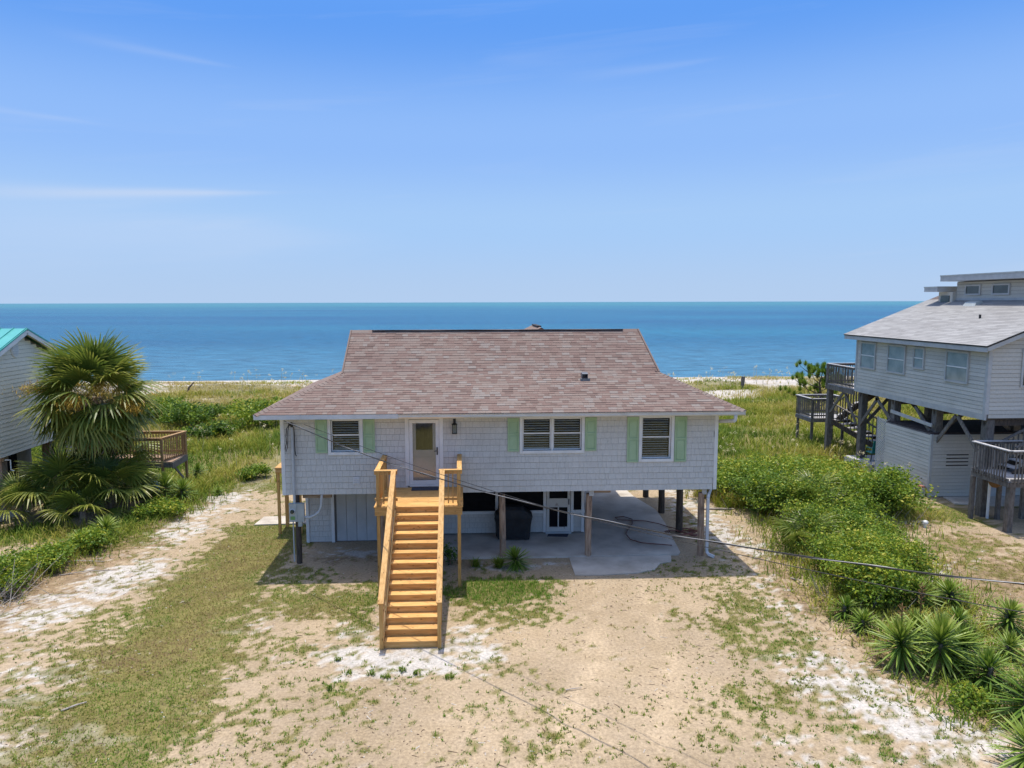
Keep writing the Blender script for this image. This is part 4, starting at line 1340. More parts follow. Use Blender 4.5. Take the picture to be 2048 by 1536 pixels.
# ================================================================== THINGS ROUND THE HOUSE
# electric meter on its post
mt = thing('electric_meter', (-5.25, 22.2, 0), 'grey electric meter box on a dark post below the left corner', 'meter')
piling(-5.25, 22.26, 2.24, 0.085, M['dark_wood'], mt).name = 'post'
mb_ = MB().box(-5.46, -5.22, 22.02, 22.17, 1.42, 1.98); mb_.box(-5.215, -5.0, 22.03, 22.17, 1.42, 1.98)
mb_.box(-5.47, -4.99, 22.015, 22.172, 1.98, 2.0)
bx_ = mb_.build('meter_box', M['meter'], mt)
dial = MB()
dial.tube([(-5.355, 22.02, 1.76), (-5.355, 21.99, 1.76)], 0.085, 16)
dial.build('dial_ring', M['fascia'], bx_)
MB().tube([(-5.355, 21.99, 1.76), (-5.355, 21.93, 1.76)], [0.07, 0.055], 14).build('dial_glass', M['dark_pane'], bx_)
boxpart('green_label', mat_noise('green_sticker', [(0.16, 0.30, 0.10), (0.20, 0.36, 0.13)], 5), bx_, -5.42, -5.28, 22.012, 22.018, 1.49, 1.60)
boxpart('lower_box', M['meter'], mt, -5.20, -5.08, 22.05, 22.17, 1.26, 1.418)
MB().tube([(-5.30, 22.10, 2.0), (-5.30, 22.10, 4.45)], 0.042, 10).build('riser_conduit', M['conduit'], mt)
MB().tube([(-5.37, 22.14, 0.1), (-5.37, 22.14, 1.42)], 0.02, 8).build('ground_conduit', M['conduit'], mt)
arc = [(-5.0, 22.1, 1.55), (-4.85, 22.1, 1.54), (-4.68, 22.1, 1.60), (-4.54, 22.1, 1.72), (-4.47, 22.1, 1.90), (-4.45, 22.12, 2.24)]
MB().tube(arc, 0.04, 8).build('curved_conduit', M['conduit'], mt)
wh = MB()
wh.tube([(-5.30, 22.10, 4.44), (-5.31, 22.05, 4.53), (-5.36, 22.0, 4.52)], [0.045, 0.06, 0.05], 10)
wh.build('weatherhead', M['black'], mt)
for pts in ([(-5.36, 22.0, 4.52), (-5.43, 21.98, 4.40), (-5.46, 21.98, 4.15), (-5.45, 21.98, 3.95), (-5.50, 21.98, 3.78), (-5.48, 21.98, 3.66), (-5.43, 21.98, 3.80), (-5.41, 21.98, 4.0), (-5.40, 21.98, 4.3), (-5.36, 22.0, 4.52)],
            [(-5.3, 22.02, 4.50), (-5.23, 22.05, 4.40), (-5.22, 22.08, 4.15), (-5.24, 22.1, 3.9), (-5.22, 22.1, 3.55), (-5.18, 22.1, 3.50)]):
    MB().tube(pts, 0.013, 5).build('service_loop', M['cable'], mt)


def wire(name, pts, r, mat, label, extra=None):
    # smooth through the points, then on out of sight towards the road
    P_ = [Vector(p) for p in pts]
    out = []
    for i in range(len(P_) - 1):
        a, b, c, d = P_[max(i - 1, 0)], P_[i], P_[i + 1], P_[min(i + 2, len(P_) - 1)]
        for k in range(8):
            t = k / 8
            out.append(0.5 * ((2 * b) + (c - a) * t + (2 * a - 5 * b + 4 * c - d) * t * t + (3 * b - a - 3 * c + d) * t ** 3))
    out.append(P_[-1])
    o = MB().tube(out, r, 6).build(name, mat)
    tag(o, label, 'cable')
    return o, out


o, path = wire('service_cable', [(-5.41, 21.6, 4.70), (-3.06, 19.14, 4.33), (-1.58, 17.61, 4.17), (0.79, 15.13, 4.07), (2.41, 13.44, 4.09), (4.05, 11.73, 4.19), (5.71, 9.99, 4.40), (7.15, 8.5, 4.65), (10.6, 4.9, 5.4), (16, -0.7, 7.0)],
               0.014, M['cable'], 'thick black overhead cable from the eave crossing the yard')
# bare aluminium messenger twisted round it
tw = []
for i, p in enumerate(path):
    nx = path[min(i + 1, len(path) - 1)]; pv = path[max(i - 1, 0)]
    d = (nx - pv).normalized(); s = d.cross(Vector((0, 0, 1))).normalized(); u = s.cross(d)
    a = i * 0.8
    tw.append(p + s * math.cos(a) * 0.014 + u * math.sin(a) * 0.014)
MB().tube(tw, 0.006, 5).build('bare_messenger', M['alu_cable'], o)
wire('telephone_wire', [(-4.93, 22.11, 4.50), (-1.68, 18.72, 4.08), (0.84, 16.09, 3.87), (2.56, 14.29, 3.80), (4.31, 12.47, 3.82), (6.08, 10.62, 3.90), (7.62, 9.01, 4.03), (11, 5.4, 4.5), (16.5, -0.3, 6.0)],
     0.0075, M['cable'], 'thin black wire below the thick cable crossing the yard')

# door mats
o = MB().box(-1.62, -0.78, 21.72, 22.06, LZ + 0.001, LZ + 0.018).build('door_mat', M['mat_grey']); tag(o, 'slate blue door mat on the pine landing at the front door', 'door mat')
o = MB().slab([(2.93, 24.28), (3.62, 24.18), (3.72, 24.5), (3.0, 24.54)], 0.056, 0.07).build('door_mat', M['mat_grey']); tag(o, 'dark mat on the concrete at the screen door', 'door mat')

# covered grill
def build_grill():
    secs = [(0.06, 0.56, 0.30), (0.30, 0.58, 0.31), (0.62, 0.60, 0.33), (0.86, 0.66, 0.35), (0.98, 0.62, 0.33), (1.14, 0.40, 0.30), (1.24, 0.34, 0.22), (1.28, 0.20, 0.08)]
    n = 40
    vs, fs = [], []
    cx, cy = 1.72, 24.15
    for k, (z, a, b) in enumerate(secs):
        for i in range(n):
            t = 2 * math.pi * i / n
            c, s = math.cos(t), math.sin(t)
            e = 0.35
            x = math.copysign(abs(c) ** e, c) * a; y = math.copysign(abs(s) ** e, s) * b
            fold = 1 + (0.035 * math.sin(t * 9 + k * 0.4) + 0.025 * math.sin(t * 5 - k)) * (1.2 - z * 0.6)
            sag = 0.03 * math.sin(t * 3 + 1) if k == 0 else 0
            vs.append((cx + x * fold, cy + y * fold, z + sag + (0.05 if k == 0 else 0)))
    for k in range(len(secs) - 1):
        for i in range(n):
            j = (i + 1) % n
            fs.append((k * n + i, k * n + j, (k + 1) * n + j, (k + 1) * n + i))
    fs.append(tuple(range((len(secs) - 1) * n, len(secs) * n)))
    m = MB(); m.add(vs, fs)
    o = m.build('covered_grill', M['cover'], smooth=False)
    tag(o, 'barbecue grill under a black fabric cover on the patio', 'grill')


build_grill()

# garden hose
hz = 0.075
hp = [(7.0, 23.05), (6.5, 23.2), (6.05, 23.35), (5.75, 23.7), (5.72, 24.3), (5.95, 24.9), (6.25, 25.5), (6.35, 26.0), (6.1, 26.35), (5.75, 26.25), (5.8, 25.95), (6.3, 25.85), (6.8, 25.75), (7.2, 25.4), (7.45, 25.0)]
pts = [(x, y, hz + 0.02) for x, y in hp]
for k in range(64):
    a = k * 0.62
    r = 0.30 + 0.09 * math.sin(k * 0.9)
    pts.append((7.85 + 1.35 * r * math.cos(a) + 0.2 * math.sin(k * .31), 24.75 - 0.35 + r * math.sin(a), 0.06 + 0.02 * (k % 4)))
o = MB().tube([Vector(p) for p in pts], 0.017, 6).build('garden_hose', M['hose'])
tag(o, 'long red garden hose uncoiled on the concrete by the pilings', 'hose')

# ================================================================== RIGHT NEIGHBOUR
rh = thing('neighbour_house', (23, 30.5, 0), 'grey clapboard house on tall stilts with pale shingle roof at the right', 'house')
RX, RY0, RY1, RZ0, RZ1 = 19.7, 25.9, 34.9, 3.82, 6.52
MB().box(RX, 27.6, RY0, RY1, RZ0, RZ1).build('wall', M['sheathing'], rh)


def boards(parent, p, u, length, z0, z1, h, mat, cut=None):
    """overlapping clapboards, each one an object"""
    T = Tiles('siding_board', mat, parent)
    k = 0
    z = z0
    while z < z1 - 0.03:
        hh = min(h - 0.011, z1 - z)
        a, l = 0.0, length
        if cut:
            a, b = cut(z + hh); l = b - a
        if l > 0.1:
            q = Vector(p) + Vector(u) * a
            T.add((q.x, q.y, z), u, (0, 0, 1), l, hh, 0.030, 0.012, q3(random.random()), True)
        z += h; k += 1


boards(rh, (RX - 0.001, RY1 - 0.11, 0), (0, -1, 0), RY1 - RY0 - 0.22, RZ0 + 0.16, RZ1 - 0.02, 0.155, M['clap'])
boards(rh, (RX + 0.12, RY0 - 0.001, 0), (1, 0, 0), 5.0, RZ0 + 0.02, RZ1 + 0.6, 0.155, M['clap'], lambda z: (max(0, (z + 0.17 - 6.60) / 0.40 + 19.30 - RX - 0.12), 4.5))
boxpart('band_board', M['grey_trim'], rh, RX - 0.03, RX + 0.05, RY0 - 0.02, RY1 + 0.02, RZ0 - 0.06, RZ0 + 0.16)
boxpart('corner_trim', M['grey_trim'], rh, RX - 0.035, RX + 0.11, RY0 - 0.035, RY0 + 0.1, RZ0 + 0.161, RZ1)
boxpart('corner_trim', M['grey_trim'], rh, RX - 0.035, RX + 0.06, RY1 - 0.1, RY1 + 0.03, RZ0 + 0.161, RZ1)


def side_window(parent, x, y0, y1, z0, z1, pane, mats='grey_trim', divided=True):
    f = MB(); t = 0.075
    xa, xb = x - 0.065, x + 0.02
    f.box(xa, xb, y0 - t, y0, z0 - t, z1 + t); f.box(xa, xb, y1, y1 + t, z0 - t, z1 + t)
    f.box(xa, xb, y0, y1, z0 - t, z0); f.box(xa, xb, y0, y1, z1, z1 + t)
    o = f.build('window', M[mats], parent)
    if divided:
        zm = (z0 + z1) / 2
        boxpart('meeting_rail', M['white'], o, x - 0.055, x - 0.02, y0, y1, zm - 0.022, zm + 0.022)
        boxpart('pane', pane, o, x - 0.035, x - 0.022, y0, y1, z0, zm - 0.022)
        boxpart('pane', pane, o, x - 0.035, x - 0.022, y0, y1, zm + 0.022, z1)
    else:
        boxpart('pane', pane, o, x - 0.035, x - 0.022, y0, y1, z0, z1)
    return o


for y0, y1, z0, z1 in ((33.25, 34.4, 5.05, 6.2), (30.95, 32.15, 5.05, 6.2), (29.65, 30.25, 5.4, 6.2), (26.95, 28.15, 5.08, 6.2)):
    side_window(rh, RX - 0.02, y0, y1, z0, z1, M['pale_pane'])
# front window, mostly out of the picture
fw_ = MB()
for a, b, c, d in ((20.95, 21.03, 5.0, 6.45), (22.1, 22.18, 5.0, 6.45), (21.03, 22.1, 5.0, 5.08), (21.03, 22.1, 6.37, 6.45)):
    fw_.box(a, b, RY0 - 0.065, RY0 + 0.02, c, d)
fo = fw_.build('window', M['grey_trim'], rh)
for c, d in ((5.08, 5.7), (5.74, 6.37)):
    boxpart('pane', M['dark_pane'], fo, 21.03, 22.1, RY0 - 0.035, RY0 - 0.024, c, d)
boxpart('meeting_rail', M['white'], fo, 21.03, 22.1, RY0 - 0.05, RY0 - 0.02, 5.70, 5.74)

# roof: one slope rising to the clerestory
CX = 23.5
sl_ = 0.40
r_ = MB()
ey0, ey1, ex, ez = 25.50, 35.46, 19.30, 6.60
zc = ez + sl_ * (CX - ex)
zr = ez + sl_ * (24.4 - ex)
r_.add([(ex, ey0, ez), (ex, ey1, ez), (24.4, ey1, zr), (24.4, ey0, zr), (ex, ey0, ez - 0.06), (ex, ey1, ez - 0.06), (24.4, ey1, zr - 0.06), (24.4, ey0, zr - 0.06), (29.5, ey0, ez), (29.5, ey1, ez)],
       [(0, 1, 2, 3), (4, 7, 6, 5), (0, 4, 5, 1), (0, 3, 7, 4), (1, 5, 6, 2), (3, 2, 9, 8)])
rro = r_.build('roof', M['roof_felt'], rh)
gs = Tiles('shingle', M['grey_shingle'], rro)
v = Vector((1, 0, sl_)).normalized()
L_ = (zc - ez) / v.z
s = -0.03; k = 0
while s < L_ - 0.02:
    y = ey1
    while y > ey0 + 0.01:
        w_ = random.choice((0.3, 0.45, 0.6, 0.8))
        w2 = min(w_, y - ey0)
        p = Vector((ex, y, ez)) + v * s
        sgl = k < 7 and gs.n_single < 150 and abs(w2 - w_) < 1e-6
        gs.add(p, (0, -1, 0), v, w2 - 0.004, 0.16, 0.011, 0.003, q3(random.random()), sgl)
        y -= w_
    s += 0.145; k += 1
gs.finish(name='shingles')
boxpart('eave_fascia', M['grey_trim'], rh, ex + 0.01, ex + 0.045, ey0 + 0.03, ey1 - 0.03, ez - 0.24, ez - 0.062)
MB().box(ex + 0.046, RX - 0.025, ey0 + 0.05, ey1 - 0.05, ez - 0.10, ez - 0.07).build('soffit', M['grey_trim'], rh)
barpart('rake_fascia', M['grey_trim'], rh, (ex + 0.02, ey0 + 0.02, ez - 0.13), (24.4, ey0 + 0.02, zr - 0.13), 0.035, 0.16)
barpart('drip_edge', M['black'], rh, (ex - 0.01, ey0 + 0.0, ez - 0.035), (24.4, ey0 + 0.0, zr - 0.035), 0.02, 0.05)
boxpart('drip_edge', M['black'], rh, ex - 0.012, ex + 0.008, ey0, ey1, ez - 0.061, ez - 0.02)
# gable under the rake
MB().prism([(RX, RZ1), (24.4, RZ1), (24.4, zr - 0.1), (RX, ez + sl_ * (RX - ex) - 0.1)], RY0 + 0.004, RY0 + 0.1).build('gable_wall', M['sheathing'], rh)
# vents on the roof
def onroof(x): return ez + sl_ * (x - ex)
vv = MB(); xx = 22.95
vv.add([(xx - 0.15, 31.1, onroof(xx - .15)), (xx + 0.25, 31.1, onroof(xx + .25)), (xx + 0.25, 31.9, onroof(xx + .25)), (xx - 0.15, 31.9, onroof(xx - .15)),
        (xx - 0.05, 31.15, onroof(xx) + 0.13), (xx + 0.2, 31.15, onroof(xx + .2) + 0.12), (xx + 0.2, 31.85, onroof(xx + .2) + 0.12), (xx - 0.05, 31.85, onroof(xx) + 0.13)],
       [(0, 1, 5, 4), (1, 2, 6, 5), (2, 3, 7, 6), (3, 0, 4, 7), (4, 5, 6, 7)])
vv.build('roof_vent', M['meter'], rro)
MB().tube([(21.6, 29.1, onroof(21.6)), (21.6, 29.1, onroof(21.6) + 0.16)], 0.045, 8).build('vent_pipe', M['black'], rro)
# clerestory
MB().box(CX, 28.5, 26.4, 33.3, 7.6, 9.15).build('clerestory_wall', M['sheathing'], rh)
boards(rh, (CX - 0.001, 33.3, 0), (0, -1, 0), 6.9, zc + 0.10, 9.12, 0.16, M['clap'])
boxpart('flashing', M['grey_trim'], rh, CX - 0.04, CX - 0.0, 26.4, 33.3, zc - 0.02, zc + 0.10)
for y0, y1 in ((31.75, 32.6), (30.0, 30.9)):
    side_window(rh, CX - 0.02, y0, y1, 8.58, 8.92, M['dark_pane'], divided=False)
MB().box(22.85, 29, 25.9, 33.6, 9.17, 9.40).build('flat_roof', M['grey_trim'], rh)
MB().box(22.83, 29.02, 25.88, 33.62, 9.402, 9.46).build('roof_edge', M['meter'], rh)
MB().box(23.3, 28, 33.302, 34.3, 7.6, 8.68).build('clerestory_wall', M['clap'], rh)
MB().box(22.75, 28.4, 33.63, 34.6, 8.69, 8.88).build('flat_roof', M['grey_trim'], rh)
MB().box(22.73, 28.42, 33.62, 34.62, 8.882, 8.94).build('roof_edge', M['meter'], rh)
boxpart('window', M['dark_pane'], rh, 23.26, 23.298, 33.5, 34.1, 8.2, 8.5)
# stilts and braces
STL = ((20.0, 26.1), (20.0, 29.0), (20.0, 31.9), (20.0, 34.6), (23.4, 26.1), (23.4, 29), (23.4, 34.6), (27, 26.1), (27, 30), (27, 34.6))
for x, y in STL:
    z0 = -0.1
    boxpart('stilt', M['grey_wood'], rh, x - 0.15, x + 0.15, y - 0.15, y + 0.15, z0, RZ0 - 0.07)
ZU = RZ0 - 0.15
for (xa, ya, za), (xb, yb, zb) in (((19.8, 34.5, 2.1), (19.8, 33.0, ZU)), ((19.8, 31.75, 2.65), (19.8, 33.2, ZU)), ((19.8, 29.15, 2.75), (19.8, 30.2, ZU)),
                                   ((19.8, 32.05, 2.0), (20.9, 33.6, ZU)), ((19.8, 28.85, 2.2), (19.8, 27.6, ZU)), ((19.8, 26.3, 2.5), (19.8, 27.5, ZU)),
                                   ((23.3, 34.4, 2.2), (21.9, 34.4, ZU)), ((20.2, 34.6, 2.2), (21.5, 34.6, ZU)), ((20.2, 29, 2.8), (21.3, 29, ZU)), ((23.2, 29, 2.8), (22.1, 29, ZU))):
    barpart('brace', M['grey_wood'], rh, (xa, ya, za), (xb, yb, zb), 0.06, 0.15)
for y in (26.1, 29.0, 31.9, 34.6):
    boxpart('floor_beam', M['dark_wood'], rh, 19.85, 27.2, y - 0.06, y + 0.06, RZ0 - 0.30, RZ0 - 0.061)
MB().box(19.75, 27.5, RY0 + 0.05, RY1 - 0.05, RZ0 - 0.06, RZ0 - 0.002).build('underfloor', M['dark_wood'], rh)
# store room below
EX, EYa, EYb, EZt = 19.58, 28.65, 31.9, 2.70
MB().box(EX, 26.5, EYa, EYb, 0, EZt).build('store_room', M['sheathing'], rh)
boards(rh, (EX - 0.001, EYb - 0.02, 0), (0, -1, 0), EYb - EYa - 0.08, 0.12, EZt - 0.02, 0.15, M['clap'])
boards(rh, (EX + 0.07, EYa - 0.001, 0), (1, 0, 0), 5.0, 0.06, EZt - 0.02, 0.15, M['clap'])
boxpart('corner_trim', M['grey_trim'], rh, EX - 0.03, EX + 0.065, EYa - 0.03, EYa + 0.06, 0, EZt)
boxpart('store_roof', M['vent_black'], rh, EX + 0.05, 26.5, EYa + 0.05, EYb, EZt + 0.001, EZt + 0.06)
barpart('brace', M['grey_trim'], rh, (EX + 0.0, EYb - 0.3, EZt + 0.55), (EX + 0.1, EYa + 0.2, EZt + 0.35), 0.05, 0.14)
for k in range(4):
    boxpart('vent_slot', M['black'], rh, 20.25, 21.2, EYa - 0.032, EYa - 0.02, 1.36 + k * 0.15, 1.40 + k * 0.15)
boxpart('store_door', M['panel'], rh, 22.0, 23.0, EYa - 0.05, EYa - 0.022, 0.05, 2.0)
structure_slab('neighbour_path', [(20.0, 27.6), (21.6, 27.2), (26, 27.2), (26, 28.60), (20.2, 28.60)], -0.1, 0.05, M['concrete'])
# lattice
lt = thing('lattice_panel', (19.75, 32.3, 0), 'white crisscross lattice panel at the back corner of the store room', 'lattice')
LX, la, lb = 19.72, 31.95, 32.75
k = 0
lat = []
for dirn in (1, -1):
    c = -3.0
    while c < 4.0:
        # line z = dirn*(y-la)*1 + c, clipped to the panel
        y0, y1 = la, lb
        z0, z1 = c, c + dirn * (lb - la)
        if dirn < 0: z0, z1 = c, c - (lb - la)
        def clip(y0, z0, y1, z1, lo, hi):
            if z0 > z1: y0, z0, y1, z1 = y1, z1, y0, z0
            if z1 < lo or z0 > hi: return None
            if z0 < lo: y0 = y0 + (y1 - y0) * (lo - z0) / (z1 - z0); z0 = lo
            if z1 > hi: y1 = y0 + (y1 - y0) * (hi - z0) / (z1 - z0); z1 = hi
            return (y0, z0, y1, z1)
        g_ = clip(y0, z0, y1, z1, 0.15, 2.75)
        if g_ and abs(g_[1] - g_[3]) > 0.05:
            MB().bar((LX + 0.006 * dirn, g_[0], g_[1]), (LX + 0.006 * dirn, g_[2], g_[3]), 0.04, 0.010, up=(1, 0, 0)).build('lattice_strip', M['fascia'], lt)
        c += 0.125
boxpart('frame', M['grey_trim'], lt, LX - 0.02, LX + 0.03, la - 0.045, la - 0.0, 0.0, 2.8)
boxpart('frame', M['grey_trim'], lt, LX - 0.02, LX + 0.03, lb, lb + 0.07, 0.0, 2.8)

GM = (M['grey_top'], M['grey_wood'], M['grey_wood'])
# rear upper deck
ud = thing('upper_deck', (20.8, 36.2, 0), 'weathered grey upper deck behind the stilt house at the right', 'deck')
for k in range(18):
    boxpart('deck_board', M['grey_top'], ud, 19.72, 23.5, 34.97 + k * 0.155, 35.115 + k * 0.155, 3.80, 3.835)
boxpart('rim_joist', M['grey_wood'], ud, 19.70, 19.75, 34.95, 37.75, 3.55, 3.798)
boxpart('rim_joist', M['grey_wood'], ud, 19.752, 23.5, 37.71, 37.75, 3.55, 3.798)
rail_run(ud, (19.72, 37.72), (19.72, 35.0), 3.84, 4.93, GM, capw=0.15)
rail_run(ud, (19.80, 37.72), (23.4, 37.72), 3.84, 4.932, GM, capw=0.15)
for x, y in ((19.86, 37.6), (23.3, 37.6)):
    boxpart('post', M['grey_wood'], ud, x - 0.13, x + 0.13, y - 0.13, y + 0.1, -0.1, 3.55)
boxpart('post', M['grey_wood'], ud, 19.68, 19.78, 37.66, 37.78, 3.55, 4.90)
barpart('brace', M['grey_wood'], ud, (19.80, 37.4, 2.3), (19.80, 36.1, 3.56), 0.06, 0.14)
barpart('brace', M['grey_wood'], ud, (19.80, 34.8, 2.1), (19.80, 36.0, 3.56), 0.06, 0.14)
# lower landing and stairs
ld = thing('lower_landing', (20.6, 40.2, 0), 'weathered grey lower landing with railing on thin posts in the dune grass', 'deck')
for k in range(12):
    boxpart('deck_board', M['grey_top'], ld, 19.75, 21.9, 39.35 + k * 0.152, 39.495 + k * 0.152, 1.62, 1.655)
boxpart('rim_joist', M['grey_wood'], ld, 19.72, 19.765, 39.3, 41.2, 1.42, 1.618)
boxpart('rim_joist', M['grey_wood'], ld, 19.77, 21.9, 39.3, 39.345, 1.42, 1.618)
rail_run(ld, (19.75, 41.2), (19.75, 39.38), 1.66, 2.78, GM, capw=0.15)
rail_run(ld, (19.82, 39.32), (20.95, 39.32), 1.66, 2.782, GM, capw=0.15)
rail_run(ld, (19.82, 41.18), (21.9, 41.18), 1.66, 2.78, GM, capw=0.15)
rail_run(ld, (21.88, 41.1), (21.88, 40.4), 1.66, 2.782, GM, capw=0.15)
for x, y in ((19.85, 41.1), (19.85, 39.4), (21.0, 39.4), (21.8, 41.1)):
    boxpart('post', M['grey_wood'], ld, x - 0.06, x + 0.06, y - 0.06, y + 0.06, -0.2, 2.72)


def flight(name, label, p, q, z0, z1, width, n, rails=(1, -1)):
    """open stair from p (x, y) low to q high; treads are separate boards"""
    p, q = Vector((*p, z0)), Vector((*q, z1))
    t = thing(name, (p.x, p.y, z0 if z0 > 0.3 else 0), label, 'stairs')
    d = (q - p); h = Vector((d.x, d.y, 0)); hn = h.normalized(); sd = Vector((hn.y, -hn.x, 0))
    for k in range(n):
        c = p + h * ((k + 0.5) / n) + Vector((0, 0, (z1 - z0) * (k + 1) / n))
        barpart('tread', M['grey_top'], t, c - sd * width / 2, c + sd * width / 2, h.length / n * 0.92, 0.04)
    for s in (-1, 1):
        barpart('stringer', M['dark_wood'], t, p + sd * s * (width / 2 + 0.025) - Vector((0, 0, 0.06)), q + sd * s * (width / 2 + 0.025) - Vector((0, 0, 0.06)), 0.045, 0.28)
    for s in rails:
        o_ = sd * s * (width / 2 + 0.07)
        up = Vector((0, 0, 1.0))
        barpart('handrail', M['grey_wood'], t, p + o_ + up, q + o_ + up, 0.12, 0.05)
        for k in range(1, n * 2):
            c = p + d * (k / (n * 2)) + o_
            boxpart('baluster', M['grey_wood'], t, c.x - 0.018, c.x + 0.018, c.y - 0.018, c.y + 0.018, c.z - 0.0, c.z + 0.98)
    return t


flight('upper_stairs', 'upper flight of weathered stairs between lower landing and upper deck', (21.25, 39.2), (23.2, 37.85), 1.66, 3.8, 0.95, 9)
flight('lower_stairs', 'lower flight of weathered stairs running down towards the teal chair', (22.6, 35.2), (21.2, 39.2), 0.25, 1.62, 0.95, 9)
for x, y in ((21.2, 38.6), (22.0, 38.4)):
    o = boxpart('support_post', M['grey_wood'], ld, x - 0.06, x + 0.06, y - 0.06, y + 0.06, -0.2, 1.42)

# front deck at the picture's edge
fd = thing('front_deck', (21, 24.9, 0), 'weathered grey front deck with railing at the right edge beside the stilts', 'deck')
FZ = 1.88
for k in range(12):
    boxpart('deck_board', M['grey_top'], fd, 19.32, 24.5, 24.02 + k * 0.152, 24.165 + k * 0.152, FZ - 0.035, FZ)
boxpart('rim_joist', M['grey_wood'], fd, 19.29, 19.33, 24.0, 25.85, FZ - 0.22, FZ - 0.037)
boxpart('rim_joist', M['grey_wood'], fd, 19.332, 24.5, 23.98, 24.02, FZ - 0.22, FZ - 0.037)
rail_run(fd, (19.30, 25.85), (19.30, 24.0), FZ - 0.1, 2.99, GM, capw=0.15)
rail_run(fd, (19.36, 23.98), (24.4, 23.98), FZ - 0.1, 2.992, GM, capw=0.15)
rail_run(fd, (21.2, 25.87), (19.37, 25.87), FZ - 0.1, 2.99, GM, capw=0.15)
for x, y in ((19.5, 24.12), (19.32, 25.75), (20.25, 25.6), (21.9, 24.12), (21.2, 25.6)):
    w_ = 0.10 if (x, y) == (19.5, 24.12) else 0.065
    boxpart('post', M['grey_wood'], fd, x - w_, x + w_, y - w_, y + w_, -0.1, FZ - 0.22)
flight('house_stairs', 'weathered stair flight rising from front deck to neighbour house door', (20.3, 25.45), (24.2, 25.45), FZ, 3.9, 0.75, 10)
MB().tube([(19.98, 25.75, -0.05), (19.98, 25.75, 1.6)], 0.05, 8).build('drain_pipe', M['pvc'], rh)

# hanging basket
hb = thing('hanging_basket', (19.75, 25.2, 1.2), 'brown fibre hanging basket under the weathered front deck', 'planter')
bk = MB(); bk.tube([(19.75, 25.2, 1.35), (19.75, 25.2, 1.42), (19.75, 25.2, 1.52), (19.75, 25.2, 1.58)], [0.08, 0.16, 0.21, 0.22], 12)
bk.build('basket', M['moss'], hb)
for k in range(3):
    a = k * 2.1
    MB().tube([(19.75 + 0.2 * math.cos(a), 25.2 + 0.2 * math.sin(a), 1.57), (19.75, 25.2, 1.70)], 0.006, 4).build('chain', M['black'], hb)

# masonry blocks by the store room
def block(x, y, z, label):
    m = MB(); L2, W2, Hh = 0.20, 0.10, 0.20
    m.box(x - W2, x + W2, y - L2, y + L2, z, z + 0.03); m.box(x - W2, x + W2, y - L2, y + L2, z + Hh - 0.03, z + Hh)
    for c in (-L2, -0.017, L2 - 0.035):
        m.box(x - W2, x + W2, y + c, y + c + 0.035, z + 0.03, z + Hh - 0.03)
    o = m.build('concrete_block', M['block']); tag(o, label, 'block', 'concrete blocks by the store room')


block(19.38, 28.9, 0.0, 'lower concrete block beside the store room corner')
block(19.38, 28.92, 0.2, 'upper concrete block carrying red bricks beside the store room')
for k in range(3):
    o = MB().box(19.30 + 0.0, 19.50, 28.74 + k * 0.12, 28.85 + k * 0.12, 0.402, 0.47).build('brick', M['brick'])
    tag(o, ['near red brick on top of the concrete blocks', 'middle red brick on top of the concrete blocks', 'far red brick on top of the concrete blocks'][k], 'brick', 'bricks on the blocks')
for k in range(2):
    o = boxpart('scrap_board', M['block'], None, 19.0, 19.12, 29.8 + k * 1.1, 30.7 + k * 1.1, 0.02, 0.12)
    tag(o, ['pale scrap board nearer the blocks along the store room', 'pale scrap board nearer the lattice along the store room'][k], 'board', 'scrap boards along the store room')

# teal plastic chair
tc_ = thing('plastic_chair', (20.3, 33.9, 0), 'teal plastic chair standing under the stilt house', 'chair')
boxpart('pad', M['grey_top'], None, 19.5, 21.6, 33.0, 35.2, -0.05, 0.40)['kind'] = 'structure'
m = MB(); m.box(20.02, 20.52, 33.65, 34.15, 0.48, 0.52); m.build('seat', M['teal_plastic'], tc_)
m = MB()
for k in range(4):
    m.bar((20.08 + k * 0.128, 33.64, 0.52), (20.08 + k * 0.128, 33.55, 1.12), 0.11, 0.03, up=(0, 1, 0))
m.box(20.02, 20.52, 33.53, 33.57, 1.02, 1.12); m.build('backrest', M['teal_plastic'], tc_)
for x in (20.05, 20.49):
    for y in (33.68, 34.12):
        barpart('leg', M['black'], tc_, (x, y, 0.48), (x + (x - 20.27) * 0.2, y, 0.06), 0.03, 0.03)
for x in (20.02, 20.52):
    barpart('armrest', M['teal_plastic'], tc_, (x, 33.6, 0.75), (x, 34.12, 0.72), 0.05, 0.03)
tc_.location.z += 0.34

# ================================================================== LEFT NEIGHBOUR
lh = thing('teal_roof_house', (-22, 29.9, 0), 'cream clapboard house with teal metal roof at the left edge', 'house')
GX, GY0, GY1, GPY = -18.0, 27.45, 32.3, 29.88
GZ0, GZe, GZp = 2.25, 6.0, 7.02
g_ = MB()
pent = [(GY0, GZ0), (GY1, GZ0), (GY1, GZe), (GPY, GZp), (GY0, GZe)]
vs = [(GX, y, z) for y, z in pent] + [(GX - 8, y, z) for y, z in pent]
g_.add(vs, [(0, 1, 2, 3, 4), (9, 8, 7, 6, 5)] + [(i, (i + 1) % 5, (i + 1) % 5 + 5, i + 5) for i in range(5)])
g_.build('wall', M['sheathing'], lh)


def gcut(z):
    if z <= GZe: return (0.03, GY1 - GY0 - 0.03)
    t = (z - GZe) / (GZp - GZe)
    return (t * (GPY - GY0) + 0.03, (GY1 - GY0) - t * (GY1 - GPY) - 0.03)


